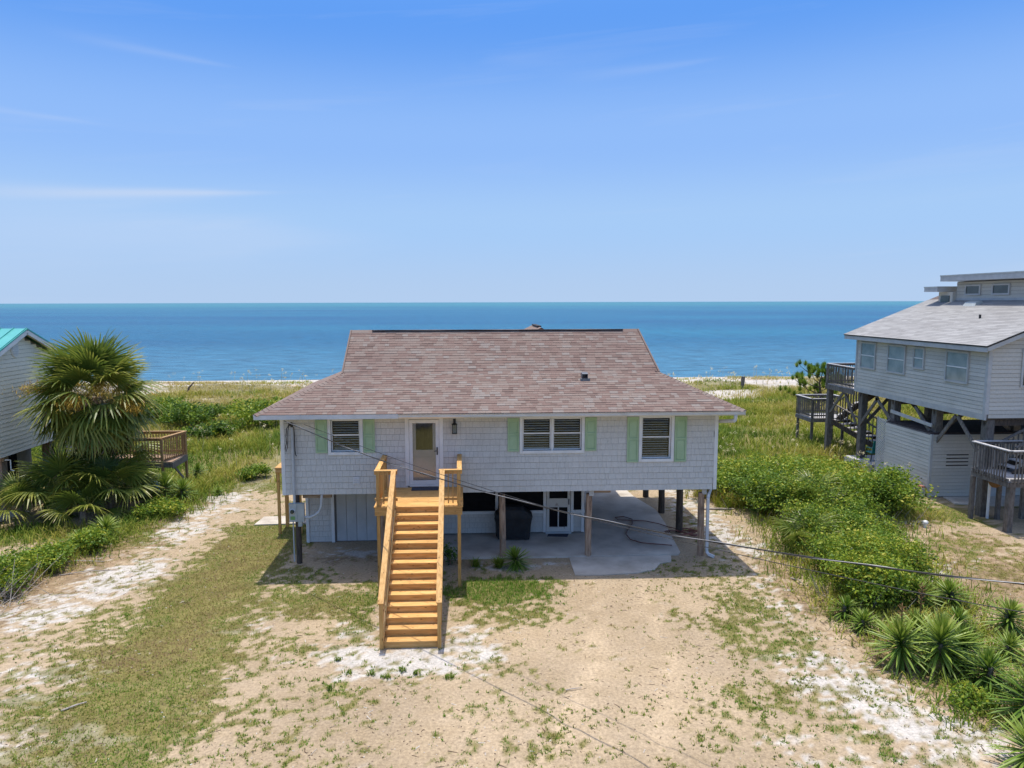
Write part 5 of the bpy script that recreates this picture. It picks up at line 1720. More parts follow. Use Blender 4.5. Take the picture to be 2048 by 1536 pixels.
boards(lh, (GX + 0.001, GY0, 0), (0, 1, 0), GY1 - GY0, GZ0 + 0.02, GZp - 0.05, 0.165, M['clap_warm'], gcut)
OV = 0.35
for s, ye in ((-1, GY0 - 0.45), (1, GY1 + 0.45)):
    sl2 = (GZp - GZe) / (GY1 - GPY)
    ze = GZp + 0.22 - sl2 * abs(ye - GPY)
    zp = GZp + 0.22
    m = MB()
    m.add([(GX + OV, GPY, zp), (GX + OV, ye, ze), (GX - 8, ye, ze), (GX - 8, GPY, zp), (GX + OV, GPY, zp - 0.05), (GX + OV, ye, ze - 0.05), (GX - 8, ye, ze - 0.05), (GX - 8, GPY, zp - 0.05)],
          [(0, 1, 2, 3), (4, 7, 6, 5), (0, 4, 5, 1), (1, 5, 6, 2), (2, 6, 7, 3)])
    ro = m.build('roof_panel', M['teal_metal'], lh)
    for k in range(16):
        x = GX + OV - 0.05 - k * 0.5
        barpart('seam', M['teal_metal'], ro, (x, GPY - s * -0.02, zp + 0.015), (x, ye, ze + 0.015), 0.03, 0.035)
    barpart('rake_board', M['white'], lh, (GX + OV - 0.02, GPY, zp - 0.15), (GX + OV - 0.02, ye, ze - 0.15), 0.03, 0.16)
    m = MB().add([(GX + OV - 0.04, GPY, zp - 0.10), (GX + OV - 0.04, ye, ze - 0.10), (GX, ye, ze - 0.10), (GX, GPY, zp - 0.10)], [(0, 1, 2, 3)])
    m.build('soffit', M['white'], lh)
gv_ = MB()
oct_ = [(29.47 + 0.25 * math.cos(R(a)) , 6.42 + 0.33 * math.sin(R(a))) for a in range(0, 360, 45)]
n = 8
gv_.add([(GX + 0.022, y, z) for y, z in oct_] + [(GX + 0.055, y, z) for y, z in oct_], [tuple(range(n, 2 * n))] + [(i, (i + 1) % n, (i + 1) % n + n, i + n) for i in range(n)])
gvo = gv_.build('gable_vent', M['white'], lh)
for k in range(5):
    boxpart('louvre', M['fascia'], gvo, GX + 0.056, GX + 0.075, 29.47 - 0.17, 29.47 + 0.17, 6.22 + k * 0.09, 6.265 + k * 0.09)
for x, y in ((-18.35, 28.6), (-18.35, 31.9), (-22, 28.6), (-22, 31.9)):
    boxpart('pillar', M['pile'] if x > -20 else M['dark_wood'], lh, x - 0.17, x + 0.17, y - 0.17, y + 0.17, -0.05, 2.22)
boxpart('floor_beam', M['joist'], lh, -19.6, -18.1, 28.45, 28.75, 2.05, 2.24)
MB().box(-26, -19.2, 30.6, 32.1, 0.0, 2.24).build('store_room', mat_noise('taupe_paint', [(0.22, 0.20, 0.185), (0.27, 0.25, 0.23)], 2), lh)
MB().box(-26, -18.9, 28.9, 30.58, 0.0, 2.2).build('underhouse_shade', M['screen'], lh)  # near-black box added as the shade beneath the house
MB().box(-18.3, -16.9, 33.2, 35.4, 0.0, 2.6).build('annex_wall', M['white'], lh)
MB().tube([(-17.95, 28.3, 2.15), (-17.75, 28.3, 2.15), (-17.75, 28.3, 1.75), (-17.62, 28.3, 1.72)], 0.025, 6).build('drain_pipe', M['pvc'], lh)
MB().tube([(-16.95, 31.9, 0.0), (-16.95, 31.9, 2.6)], 0.07, 8).build('dark_pipe', M['black'], lh)
structure_slab('left_path', [(-22, 26.4), (-17.8, 26.4), (-17.2, 28.4), (-22, 29)], -0.1, 0.05, M['concrete'])
# outdoor unit behind the palm
ac = thing('air_conditioner', (-16.4, 32.6, 0), 'dark outdoor air conditioner unit behind the palm', 'air conditioner')
MB().box(-16.8, -15.7, 32.2, 33.0, 1.05, 1.85).build('cabinet', M['vent_black'], ac)
MB().tube([(-16.25, 32.6, 1.851), (-16.25, 32.6, 1.90)], 0.34, 16).build('fan_guard', M['meter'], ac)
for x in (-16.75, -15.75):
    boxpart('leg', M['grey_wood'], ac, x - 0.04, x + 0.04, 32.5, 32.6, -0.05, 1.05)
# brown deck
bd = thing('brown_deck', (-13.8, 31.6, 0), 'brown wooden deck with baluster railing behind the palm', 'deck')
BZ = 1.45
for k in range(11):
    boxpart('deck_board', M['pile'], bd, -16.2, -12.55, 30.8 + k * 0.152, 30.945 + k * 0.152, BZ - 0.035, BZ)
BM = (M['brown_deck'], M['brown_deck'], M['brown_deck'])
boxpart('rim_joist', M['grey_wood'], bd, -12.56, -12.52, 30.8, 32.5, BZ - 0.30, BZ - 0.037)
boxpart('rim_joist', M['grey_wood'], bd, -16.2, -12.562, 30.78, 30.82, BZ - 0.25, BZ - 0.037)
rail_run(bd, (-16.2, 30.8), (-12.98, 30.8), BZ, 2.50, BM)
rail_run(bd, (-12.96, 30.86), (-12.56, 32.5), BZ - 0.1, 2.502, BM)
rail_run(bd, (-12.62, 32.5), (-16.2, 32.5), BZ, 2.50, BM)
for x, y in ((-12.96, 30.82), (-12.58, 32.45)):
    boxpart('post', M['brown_deck'], bd, x - 0.05, x + 0.05, y - 0.05, y + 0.05, -0.1, 2.46)
barpart('brace', M['grey_wood'], bd, (-12.62, 32.3, 0.3), (-12.72, 31.3, 1.2), 0.04, 0.10)
o = MB()
o.add([(-13.9, 30.3, 0.05), (-13.0, 30.2, 0.05), (-12.9, 30.7, 0.05), (-13.8, 30.75, 0.05), (-13.75, 30.35, 0.75), (-13.1, 30.3, 0.68), (-13.05, 30.62, 0.62), (-13.7, 30.68, 0.8)],
      [(0, 1, 5, 4), (1, 2, 6, 5), (2, 3, 7, 6), (3, 0, 4, 7), (4, 5, 6, 7)])
o = o.build('blue_tarpaulin', M['blue_tarp']); tag(o, 'crumpled blue tarpaulin on the ground under the brown deck', 'tarpaulin')

# ================================================================== LITTLE THINGS IN THE YARD
pc = thing('pipe_cap', (16.85, 24.7, 0), 'white capped pipe sticking out of the grass by the thicket', 'pipe')
MB().tube([(16.85, 24.7, -0.05), (16.85, 24.7, 0.18)], 0.055, 10).build('pipe', M['pvc'], pc)
MB().tube([(16.85, 24.7, 0.18), (16.85, 24.7, 0.24), (16.85, 24.7, 0.28)], [0.10, 0.10, 0.06], 12).build('cap', M['pvc'], pc)
o = MB().tube([(25.9, 64.8, -0.3), (25.9, 64.8, 0.6), (25.95, 64.8, 1.35)], 0.17, 8).build('dune_post', M['grey_wood']); tag(o, 'single wooden post standing in the dunes near the beach', 'post')
o = MB().tube([(-24.9, 65, 0.0), (-24.6, 65, 0.7), (-24.2, 65.1, 1.15)], [0.12, 0.09, 0.05], 6).build('driftwood', M['bark']); tag(o, 'dark driftwood stump leaning in the dune at the left', 'driftwood')
for nm, pts, r, lb in (('stick', [(-8.2, 14.03, 0.03), (-8.0, 14.2, 0.045), (-7.85, 14.34, 0.03)], 0.02, 'short brown stick lying in the grass at lower left'),
                       ('fallen_branch', [(-13.1, 22.45, 0.05), (-12.3, 22.55, 0.10), (-11.5, 22.6, 0.04)], 0.022, 'long pale fallen branch at the edge of the left brush'),
                       ('fallen_branch', [(-12.3, 21.5, 0.03), (-11.6, 21.75, 0.06), (-10.7, 21.85, 0.03)], 0.016, 'thin brown fallen branch lying on the white sand track'),
                       ('stick', [(10.05, 18.9, 0.04), (10.2, 18.3, 0.09), (10.35, 17.7, 0.03)], 0.018, 'bleached stick beside the thicket edge'),
                       ('stick', [(9.75, 20.2, 0.03), (9.8, 19.75, 0.14), (9.9, 19.5, 0.03)], 0.022, 'short bleached stump of wood by the thicket'),
                       ('plank', [(9.55, 27.4, 0.04), (10.1, 27.35, 0.05), (10.75, 27.3, 0.04)], 0.05, 'weathered plank lying at the foot of the thicket'),
                       ('stick', [(2.15, 14.35, 0.02), (2.3, 14.38, 0.03), (2.5, 14.42, 0.02)], 0.012, 'small twig on the bare sand in front of the stairs')):
    o = MB().tube(pts, [r, r * 0.9, r * 0.6], 6).build(nm, M['driftwood']); tag(o, lb, nm.split('_')[-1])

# ================================================================== PLANTS
def blades(P, az, lean, length, width, tint, curve=0.35):
    """grass / leaf blades as two-segment strips: base quad + tip triangle (numpy, vectorised)"""
    n = len(P)
    d = np.stack([np.cos(az), np.sin(az), np.zeros(n)], 1)
    s = np.stack([-np.sin(az), np.cos(az), np.zeros(n)], 1) * (width / 2)[:, None]
    up = np.array([0, 0, 1.0])
    mid = P + (d * np.sin(lean)[:, None] + up * np.cos(lean)[:, None]) * (length * 0.55)[:, None]
    l2 = lean + curve
    tip = mid + (d * np.sin(l2)[:, None] + up * np.cos(l2)[:, None]) * (length * 0.45)[:, None]
    V = np.stack([P - s, P + s, mid + s * 0.8, mid - s * 0.8, tip], 1).reshape(-1, 3)
    b = np.arange(n)[:, None] * 5
    F = np.concatenate([b + np.array([0, 1, 2]), b + np.array([0, 2, 3]), b + np.array([3, 2, 4])], 0)
    return V, F, np.repeat(tint, 5)


def tri_blades(P, az, lean, length, width, tint):
    n = len(P)
    d = np.stack([np.cos(az), np.sin(az), np.zeros(n)], 1)
    s = np.stack([-np.sin(az), np.cos(az), np.zeros(n)], 1) * (width / 2)[:, None]
    up = np.array([0, 0, 1.0])
    tip = P + (d * np.sin(lean)[:, None] + up * np.cos(lean)[:, None]) * length[:, None]
    V = np.stack([P - s, P + s, tip], 1).reshape(-1, 3)
    F = np.arange(n * 3).reshape(-1, 3)
    return V, F, np.repeat(tint, 3)


def stuff_obj(name, parts, mat, label, cat):
    V, F, T, b = [], [], [], 0
    for v, f, t in parts:
        V.append(v); F.append(f + b); T.append(t); b += len(v)
    o = big_mesh(name, np.concatenate(V), np.concatenate(F), mat, tint=np.concatenate(T))
    tag(o, label, cat, kind='stuff')
    return o


HOUSES = ((-2.4, 8.0, 22.3, 31.2), (-5.7, -2.3, 24.2, 29.8), (19.6, 27, 28.6, 32), (-26, -18, 27, 33), (3.4, 5.4, 20.75, 22.4))


def inside_any(x, y, boxes):
    k = np.zeros(len(x), bool)
    for a, b, c, d in boxes: k |= (x > a) & (x < b) & (y > c) & (y < d)
    return k


def build_lawn():
    n = 330000
    x = rng.uniform(-16.5, 19.5, n); y = 11.0 + 21.5 * rng.random(n) ** 1.15
    w, g, b = masks(x, y)
    dens = np.clip(g * (1 - 0.75 * w) * 0.95 + 0.10 * b + 0.012, 0, 1)
    keep = (rng.random(n) < dens) & ~inside_any(x, y, HOUSES) & (np.abs(x) < 3.2 + y * 0.78)
    x, y, g, b = x[keep], y[keep], g[keep], b[keep]
    z = height(x, y)
    P = np.stack([x, y, z - 0.004], 1)
    patch = fbm(x * 0.55, y * 0.55, 91)
    dry = np.clip(0.18 + 0.5 * (patch - 0.35) * 2.0 + 0.30 * b + rng.normal(0, 0.16, len(x)), 0, 1)
    lush = np.maximum(1.15 * ell(x, y, 1.2, 19.7, 2.3, 1.1), np.maximum(0.8 * ell(x, y, -2.6, 18.6, 0.6, 1.2), ell(x, y, -15, 25.8, 3.5, 1.6)))
    dry = np.clip(dry - 0.45 * lush, 0, 1)
    parts = []
    for k in range(2):
        L_ = rng.uniform(0.025, 0.06, len(x)) * (1 + 1.0 * lush)
        parts.append(tri_blades(P + rng.normal(0, 0.02, P.shape) * [1, 1, 0], rng.uniform(0, 6.28, len(x)), rng.uniform(0.35, 1.25, len(x)), L_ * 1.4, rng.uniform(0.012, 0.024, len(x)), np.clip(dry + rng.normal(0, 0.07, len(x)), 0, 1)))
    stuff_obj('lawn_grass', parts, M['lawn'], 'short patchy lawn grass and weeds growing through the sand', 'grass')
    # low weeds in the sand, rosettes a few centimetres high
    n = 60000
    x = rng.uniform(-16, 18, n); y = rng.uniform(11.2, 30, n)
    n_ = fbm(x * 2.2, y * 2.2, 131)
    reg = np.maximum.reduce([ell(x, y, 7.6, 13.2, 2.6, 2.2), ell(x, y, -3.5, 14.2, 4, 2.2) * 0.38, ell(x, y, 3, 12.6, 4, 1.6) * 0.42, ell(x, y, 7.4, 17, 2, 4) * 0.7,
                             ell(x, y, -9, 14, 2.4, 3) * 0.6, ell(x, y, -1.5, 15.6, 2.4, 1.2) * 0.18])
    keep = (rng.random(n) < reg * sstep(0.48, 0.62, n_)) & ~inside_any(x, y, HOUSES)
    x, y = x[keep], y[keep]
    P = np.stack([x, y, height(x, y)], 1)
    parts = []
    base = np.clip(0.28 + 0.6 * (fbm(x * 0.5, y * 0.5, 141) - 0.4) + rng.normal(0, 0.1, len(x)), 0, 1)
    for k in range(6):
        parts.append(tri_blades(P + rng.normal(0, 0.018, P.shape) * [1, 1, 0], rng.uniform(0, 6.28, len(x)), rng.uniform(0.3, 1.3, len(x)), rng.uniform(0.03, 0.085, len(x)), rng.uniform(0.014, 0.03, len(x)), np.clip(base + rng.normal(0, 0.08, len(x)), 0, 1)))
    stuff_obj('sand_weeds', parts, M['lawn'], 'low weeds dotted over the bare sand', 'weeds')


build_lawn()


def build_dune_grass():
    n = 240000
    y = 27.5 + 58 * rng.random(n) ** 1.35
    x = (rng.random(n) - 0.5) * 2
    x = x * (7 + y * 0.80) + y * 0.05
    clump = fbm(x * 0.45, y * 0.45, 201)
    fine = fbm(x * 1.6, y * 1.6, 202)
    dens = 0.25 + 0.9 * sstep(0.38, 0.6, 0.5 * clump + 0.5 * fine)
    track = along(x, y, SANDTRACK[3:], 1.45) + 0.85 * along(x, y, [(9.2, 22), (9.1, 30), (9.3, 33)], 1.2)
    dens = dens * (1 - np.clip(track, 0, 1))
    sand = sstep(0.46, 0.54, fbm(x * 0.16, y * 0.22, 44)) * sstep(54, 64, y)
    dens = dens * (1 - 0.9 * sand) * (1 - sstep(72, 86, y + 22 * (fbm(x * 0.13, y * 0.13, 45) - 0.5))) * (1 - 0.85 * ell(x, y, -13, 76, 8, 10))
    # the tended lots stop short of the dunes
    lot = ((x > -11.2) & (x < 9.0) & (y < 32.5)) | ((x > 15.5) & (x < 30) & (y < 33.2)) | ((x < -11.2) & (y < 29.8)) | ((x >= 9.0) & (x <= 10.2) & (y < 29)) | ((x > 15.2) & (x < 18) & (y < 29)) | ((x > 10) & (x < 16) & (y < 17))
    keep = (rng.random(n) < dens) & ~lot & ~inside_any(x, y, HOUSES + ((17.6, 21.9, 30.2, 35.4),))
    x, y = x[keep], y[keep]
    clump, fine = clump[keep], fine[keep]
    P = np.stack([x, y, height(x, y) - 0.02], 1)
    n = len(x)
    far = sstep(40, 66, y)
    dry = np.clip(0.28 + 1.5 * (fbm(x * 0.2, y * 0.3, 211) - 0.42) + 0.30 * far + rng.normal(0, 0.13, n), 0, 1)
    hgt = (0.30 + 0.55 * clump) * rng.uniform(0.7, 1.3, n) * (1 - 0.45 * sstep(60, 70, y))
    wid = 0.020 + 0.00045 * y
    parts = [blades(P, rng.uniform(0, 6.28, n), rng.uniform(0.1, 0.75, n), hgt, wid * rng.uniform(0.7, 1.3, n), dry, 0.5)]
    parts.append(tri_blades(P + rng.normal(0, 0.06, P.shape) * [1, 1, 0], rng.uniform(0, 6.28, n), rng.uniform(0.3, 1.1, n), hgt * 0.8, wid * 1.3, np.clip(dry - 0.1, 0, 1)))
    stuff_obj('dune_grass', parts, M['dune'], 'tall green and yellow grass covering the dunes behind the houses', 'dune grass')
    # sea oats along the crest by the beach
    m = 850
    y = rng.uniform(60, 72, m); x = (rng.random(m) - 0.5) * 2 * (8 + y * 0.78) + 2
    cl = fbm(x * 0.22, y * 0.22, 221)
    k = rng.random(m) < sstep(0.42, 0.58, cl)
    x, y = x[k], y[k]; m = len(x)
    P = np.stack([x, y, height(x, y)], 1)
    az = rng.normal(0.3, 0.8, m)
    h = rng.uniform(1.0, 1.75, m)
    parts = [blades(P, az, np.full(m, 0.05), h, np.full(m, 0.035), rng.random(m), 0.25)]
    top = P + np.stack([np.cos(az) * 0.15, np.sin(az) * 0.15, np.ones(m)], 1) * (h * 0.88)[:, None]
    for j in range(7):
        parts.append(tri_blades(top + rng.normal(0, 0.07, top.shape), az + rng.normal(0, 0.6, m), rng.uniform(0.6, 2.2, m), rng.uniform(0.14, 0.3, m), np.full(m, 0.07), rng.uniform(0.3, 1, m)))
    stuff_obj('sea_oats', parts, M['oats'], 'pale sea oats along the dune crest against the sea', 'sea oats')
    # pale seed heads nodding in the near grass
    spots = [(x_, y_) for x_, y_ in zip(rng.uniform(11, 21, 60), rng.uniform(29, 40, 60))] + [(x_, y_) for x_, y_ in zip(rng.uniform(-17, -8, 50), rng.uniform(34, 52, 50))]
    x = np.array([s[0] for s in spots]); y = np.array([s[1] for s in spots]); m = len(x)
    P = np.stack([x, y, height(x, y)], 1)
    az = rng.uniform(0, 6.28, m); h = rng.uniform(0.9, 1.5, m)
    parts = [blades(P, az, np.full(m, 0.12), h, np.full(m, 0.02), rng.random(m), 0.6)]
    top = P + np.stack([np.cos(az) * 0.3, np.sin(az) * 0.3, np.full(m, 0.9)], 1) * h[:, None]
    for j in range(10):
        parts.append(tri_blades(top + rng.normal(0, 0.04, top.shape), az + rng.normal(0, 0.5, m), rng.uniform(1.0, 2.3, m), rng.uniform(0.07, 0.16, m), np.full(m, 0.035), rng.uniform(0.5, 1, m)))
    stuff_obj('seed_heads', parts, M['oats'], 'pale seed heads nodding above the dune grass', 'seed heads')


build_dune_grass()


def build_undergrowth():
    n = 130000
    x = np.where(rng.random(n) < 0.68, rng.uniform(9.2, 18.5, n), rng.uniform(-18, -9.8, n)); y = rng.uniform(12.5, 33, n)
    band = np.maximum(along(x, y, [(12.5, 32), (14.2, 28.5), (13.4, 25), (12.3, 21), (11.8, 18), (11.9, 15.5), (11.6, 12.8)], 1.75), ell(x, y, 16.3, 28, 2.0, 2.2))
    band = np.maximum(band, along(x, y, [(-14.2, 20.3), (-13.4, 22.6), (-12.8, 24.8), (-12.2, 27), (-11.6, 29.2), (-11.2, 32)], 0.95))
    band = np.maximum(band, 0.8 * ell(x, y, -15.5, 25.6, 2.6, 0.9))
    keep = (rng.random(n) < band * (0.35 + 0.8 * fbm(x * 1.3, y * 1.3, 501)))
    x, y = x[keep], y[keep]; n = len(x)
    P = np.stack([x, y, height(x, y) - 0.01], 1)
    dry = np.clip(0.25 + 1.2 * (fbm(x * 0.7, y * 0.7, 511) - 0.42) + rng.normal(0, 0.14, n), 0, 1)
    h = rng.uniform(0.2, 0.6, n) * (0.55 + 0.45 * sstep(14, 20, y))
    parts = [blades(P, rng.uniform(0, 6.28, n), rng.uniform(0.15, 0.9, n), h, rng.uniform(0.016, 0.034, n), dry, 0.55)]
    stuff_obj('undergrowth', parts, M['dune'], 'weedy green and straw undergrowth at the feet of the shrubs and yuccas', 'undergrowth')


build_undergrowth()


def build_litter():
    """twigs, leaves, shell bits and pebbles lying on the sand"""
    n = 16000
    x = rng.uniform(-15, 17, n); y = 11 + 20 * rng.random(n) ** 1.4
    k = (rng.random(n) < 0.12 + 0.8 * sstep(0.45, 0.65, fbm(x * 0.7, y * 0.7, 601))) & ~inside_any(x, y, HOUSES)
    x, y = x[k], y[k]; n = len(x)
    a = rng.uniform(0, 6.28, n)
    l = rng.uniform(0.008, 0.03, n) * np.where(rng.random(n) < 0.12, 3.5, 1.0); w = rng.uniform(0.005, 0.012, n)
    d = np.stack([np.cos(a), np.sin(a), rng.uniform(-0.1, 0.1, n)], 1) * l[:, None]
    s = np.stack([-np.sin(a), np.cos(a), np.zeros(n)], 1) * w[:, None]
    C = np.stack([x, y, height(x, y) + 0.004], 1)
    up = np.array([0, 0, 1.0]) * (w * 0.9)[:, None]
    V = np.stack([C - d - s, C + d - s, C + d + s, C - d + s, C + up], 1).reshape(-1, 3)
    b = np.arange(n)[:, None] * 5
    F = np.concatenate([b + np.array(t) for t in ((0, 1, 4), (1, 2, 4), (2, 3, 4), (3, 0, 4))], 0)
    t = rng.random(n)
    o = big_mesh('ground_litter', V, F, mat_tint('litter', [(0.0, (0.09, 0.06, 0.04)), (0.55, (0.20, 0.14, 0.09)), (0.8, (0.36, 0.29, 0.22)), (1.0, (0.62, 0.59, 0.54))]), tint=np.repeat(t, 5))
    tag(o, 'scattered twigs, leaves and shell bits on the sand', 'litter', kind='stuff')


build_litter()


# ---- shrubs: leaf clumps on real stems
def leaves(C, size, tint, droop=0.5):
    n = len(C)
    az = rng.uniform(0, 2 * math.pi, n)
    el = rng.uniform(-0.5, 0.9, n)
    d = np.stack([np.cos(az) * np.cos(el), np.sin(az) * np.cos(el), np.sin(el)], 1)
    r = rng.normal(0, 1, (n, 3))
    s = np.cross(d, r); s /= np.linalg.norm(s, axis=1)[:, None] + 1e-6
    L_ = size[:, None]
    V = np.stack([C - d * L_ * 0.5, C + s * L_ * 0.26, C + d * L_ * 0.5, C - s * L_ * 0.26], 1).reshape(-1, 3)
    F = np.arange(n * 4).reshape(-1, 4)
    return V, F, np.repeat(tint, 4)


def shrub(name, x, y, rx, ry, h, nleaf, label, cat='shrub', group=None, bright=0.0, size=0.075, lobes=9, seed=0):
    g = np.random.default_rng(seed + 1000)
    z0 = float(height(np.array([x]), np.array([y]))[0])
    t = thing(name, (x, y, z0), label, cat, group)
    lc = []
    for k in range(lobes):
        a = g.uniform(0, 6.28); rr = g.uniform(0.15, 0.78)
        lc.append((x + rx * rr * math.cos(a), y + ry * rr * math.sin(a), z0 + h * g.uniform(0.28, 0.88) * (1.15 - 0.45 * rr), g.uniform(0.24, 0.50)))
    lc.append((x, y, z0 + h * 0.6, 0.55))
    C, T = [], []
    per = nleaf // len(lc)
    for (cx, cy, cz, s) in lc:
        sub = 26
        # each lobe is made of small sprays
        v = g.normal(0, 1, (sub, 3)); v /= np.linalg.norm(v, axis=1)[:, None]
        v[:, 2] = np.where(v[:, 2] < -0.3, -v[:, 2], v[:, 2])
        rad = g.uniform(0.55, 1.1, sub)[:, None]
        sc = np.array([cx, cy, cz]) + v * rad * np.array([rx * s, ry * s, h * s * 0.75])
        st = g.normal(0.38 + bright, 0.21, sub)
        m = per // sub
        pts = np.repeat(sc, m, 0) + g.normal(0, 1, (sub * m, 3)) * np.array([0.13, 0.13, 0.10]) * (0.6 + 0.5 * h)
        C.append(pts)
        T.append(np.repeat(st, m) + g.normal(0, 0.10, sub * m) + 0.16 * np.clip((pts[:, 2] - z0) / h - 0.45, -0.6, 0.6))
    C = np.concatenate(C); T = np.clip(np.concatenate(T), 0, 1)
    C[:, 2] = np.maximum(C[:, 2], z0 + 0.03)
    V, F, Tt = leaves(C, g.choice([0.65, 0.9, 1.2, 1.7], len(C)) * size, T)
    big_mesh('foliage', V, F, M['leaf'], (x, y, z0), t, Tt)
    sm = MB()
    for (cx, cy, cz, s) in lc:
        bx, by = x + (cx - x) * 0.25, y + (cy - y) * 0.25
        sm.tube([(bx, by, z0 - 0.05), ((bx + cx) / 2 + g.normal(0, 0.05), (by + cy) / 2, z0 + (cz - z0) * 0.55), (cx, cy, cz + h * 0.1)], [0.028, 0.018, 0.008], 5)
    sm.build('stems', M['bark'], t)
    if h > 0.9:
        dm = MB()
        for k in range(14):
            a = g.uniform(0, 6.28); r0 = g.uniform(0.5, 1.0)
            bx, by = x + rx * r0 * math.cos(a), y + ry * r0 * math.sin(a)
            l = g.uniform(0.4, 0.9)
            dm.tube([(bx, by, z0 + 0.05), (bx + 0.25 * l * math.cos(a), by + 0.25 * l * math.sin(a), z0 + 0.5 * l), (bx + 0.5 * l * math.cos(a + .4), by + 0.5 * l * math.sin(a + .4), z0 + l * 0.95)], [0.012, 0.009, 0.004], 4)
        dm.build('dead_stems', M['driftwood'], t)['kind'] = 'stuff'
    return t


G1 = 'thicket shrubs between the two houses'
for i, a in enumerate((
        (11.6, 29.6, 1.5, 1.7, 1.15, 'olive green shrub at the far left end of the thicket near the house corner', 0.06),
        (13.9, 31.0, 1.9, 1.6, 1.25, 'yellow green shrub at the back of the thicket under the wooden landing', 0.14),
        (11.0, 32.6, 1.2, 1.4, 0.9, 'low pale shrub where the thicket fades into the dune grass', 0.12),
        (12.8, 28.9, 1.1, 1.2, 1.25, 'feathery shrub between the thicket middle and its pale far end', 0.0),
        (15.4, 30.2, 1.2, 1.2, 1.3, 'yellow topped shrub behind the bright one near the lattice', 0.22),
        (14.6, 26.2, 1.0, 1.1, 1.35, 'small mid green shrub filling the gap before the rounded dark one', 0.02),
        (11.9, 26.8, 1.25, 1.6, 1.45, 'dark twiggy shrub on the thicket side facing the pilings', -0.10),
        (14.2, 28.0, 1.7, 1.7, 1.60, 'bright green shrub in the middle of the thicket', 0.08),
        (16.3, 28.3, 1.35, 1.4, 1.3, 'yellow flowering shrub nearest the clapboard store room', 0.24),
        (16.2, 26.6, 1.35, 1.3, 1.45, 'dark green rounded shrub at the right end of the thicket by the white pipe cap', -0.02),
        (13.0, 25.0, 1.4, 1.5, 1.6, 'tall feathery shrub in the middle of the thicket above the overhead cable', 0.02),
        (12.0, 22.8, 1.1, 1.3, 1.4, 'green shrub where the overhead cable crosses the thicket', 0.0),
        (12.95, 21.9, 0.85, 1.0, 1.2, 'soft grey green shrub at the right side of the cable crossing', -0.04),
        (11.6, 20.4, 1.05, 1.1, 1.20, 'low leafy shrub between the two overhead wires', 0.0),
        (12.1, 19.4, 1.0, 1.1, 1.35, 'fresh green shrub just behind the yucca clump', 0.10),
        (11.0, 18.6, 0.95, 0.9, 1.15, 'small green shrub at the yard side of the yucca clump', 0.04))):
    x, y, rx, ry, h, lb, br = a
    rx, ry, h, br = rx * 1.3, ry * 1.3, h * 1.05, br + 0.10
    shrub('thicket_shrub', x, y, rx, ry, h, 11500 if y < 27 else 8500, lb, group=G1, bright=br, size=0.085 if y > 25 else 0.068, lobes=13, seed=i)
G2 = 'dark shrubs in the left dune grass'
for i, a in enumerate(((-17.5, 46.5, 2.6, 2.4, 1.5, 'dark green shrub in the left dunes just right of the palm', -0.05), (-13.6, 47.5, 2.8, 2.3, 1.6, 'broad bright green shrub in the left dunes near the roof corner', 0.12),
                       (-15.0, 43.0, 1.5, 1.5, 0.9, 'small dark leaved shrub in the left dunes beside the brown deck rail', -0.12), (-20.5, 50, 2.6, 2.4, 1.4, 'mid green shrub in the left dunes behind the palm crown', 0.02))):
    shrub('dune_shrub', *a[:5], 7000, a[5], group=G2, bright=a[6], size=0.13, lobes=11, seed=50 + i)
for i, a in enumerate(((-13.3, 20.3, 1.0, 0.9, 0.95, 'bright green bush at the left edge above the dry twigs', 0.16), (-12.6, 23.9, 0.9, 0.8, 0.6, 'low green bush below the small yuccas at the left', 0.14),
                       (-12.9, 22.3, 0.8, 0.9, 0.6, 'loose green bush by the pale fallen branch at the left', 0.10), (-11.6, 27.6, 1.1, 0.9, 0.55, 'low bright green ground cover under the palmettos', 0.16), (-9.9, 33.5, 0.8, 0.8, 0.5, 'small green bush beside the white sand track', 0.02))):
    shrub('green_bush', *a[:5], 4500, a[5], 'bush', 'low bushes at the left', a[6], 0.075, 8, 70 + i)
for i, (x, y) in enumerate(((10.9, 14.9), (10.3, 13.4), (-0.45, 21.85))):
    shrub('leafy_weed', x, y, 0.5 if i < 2 else 0.3, 0.4 if i < 2 else 0.25, 0.35 if i < 2 else 0.55, 1400 if i < 2 else 700,
          ['bright leafy weeds under the middle yuccas', 'bright leafy weeds below the front yuccas', 'dark leafy weed at the foot of the landing post'][i], 'weed', None, 0.12 if i < 2 else -0.2, 0.06, 6, 90 + i)
tg = thing('dry_brush', (-13.6, 19.4, 0), 'heap of dry grey twigs at the left edge', 'brush')
m = MB()
for k in range(110):
    a = rng.uniform(0, 6.28); x, y = -13.5 + rng.normal(0, 0.7), 19.5 + rng.normal(0, 0.55)
    l = rng.uniform(0.5, 1.3); e = rng.uniform(0.05, 0.9)
    m.tube([(x, y, 0.0), (x + l * 0.5 * math.cos(a), y + l * 0.5 * math.sin(a), l * e * 0.5 + 0.03), (x + l * math.cos(a), y + l * math.sin(a), l * e)], [0.009, 0.007, 0.003], 4, caps=False)
m.build('twigs', M['driftwood'], tg)['kind'] = 'stuff'


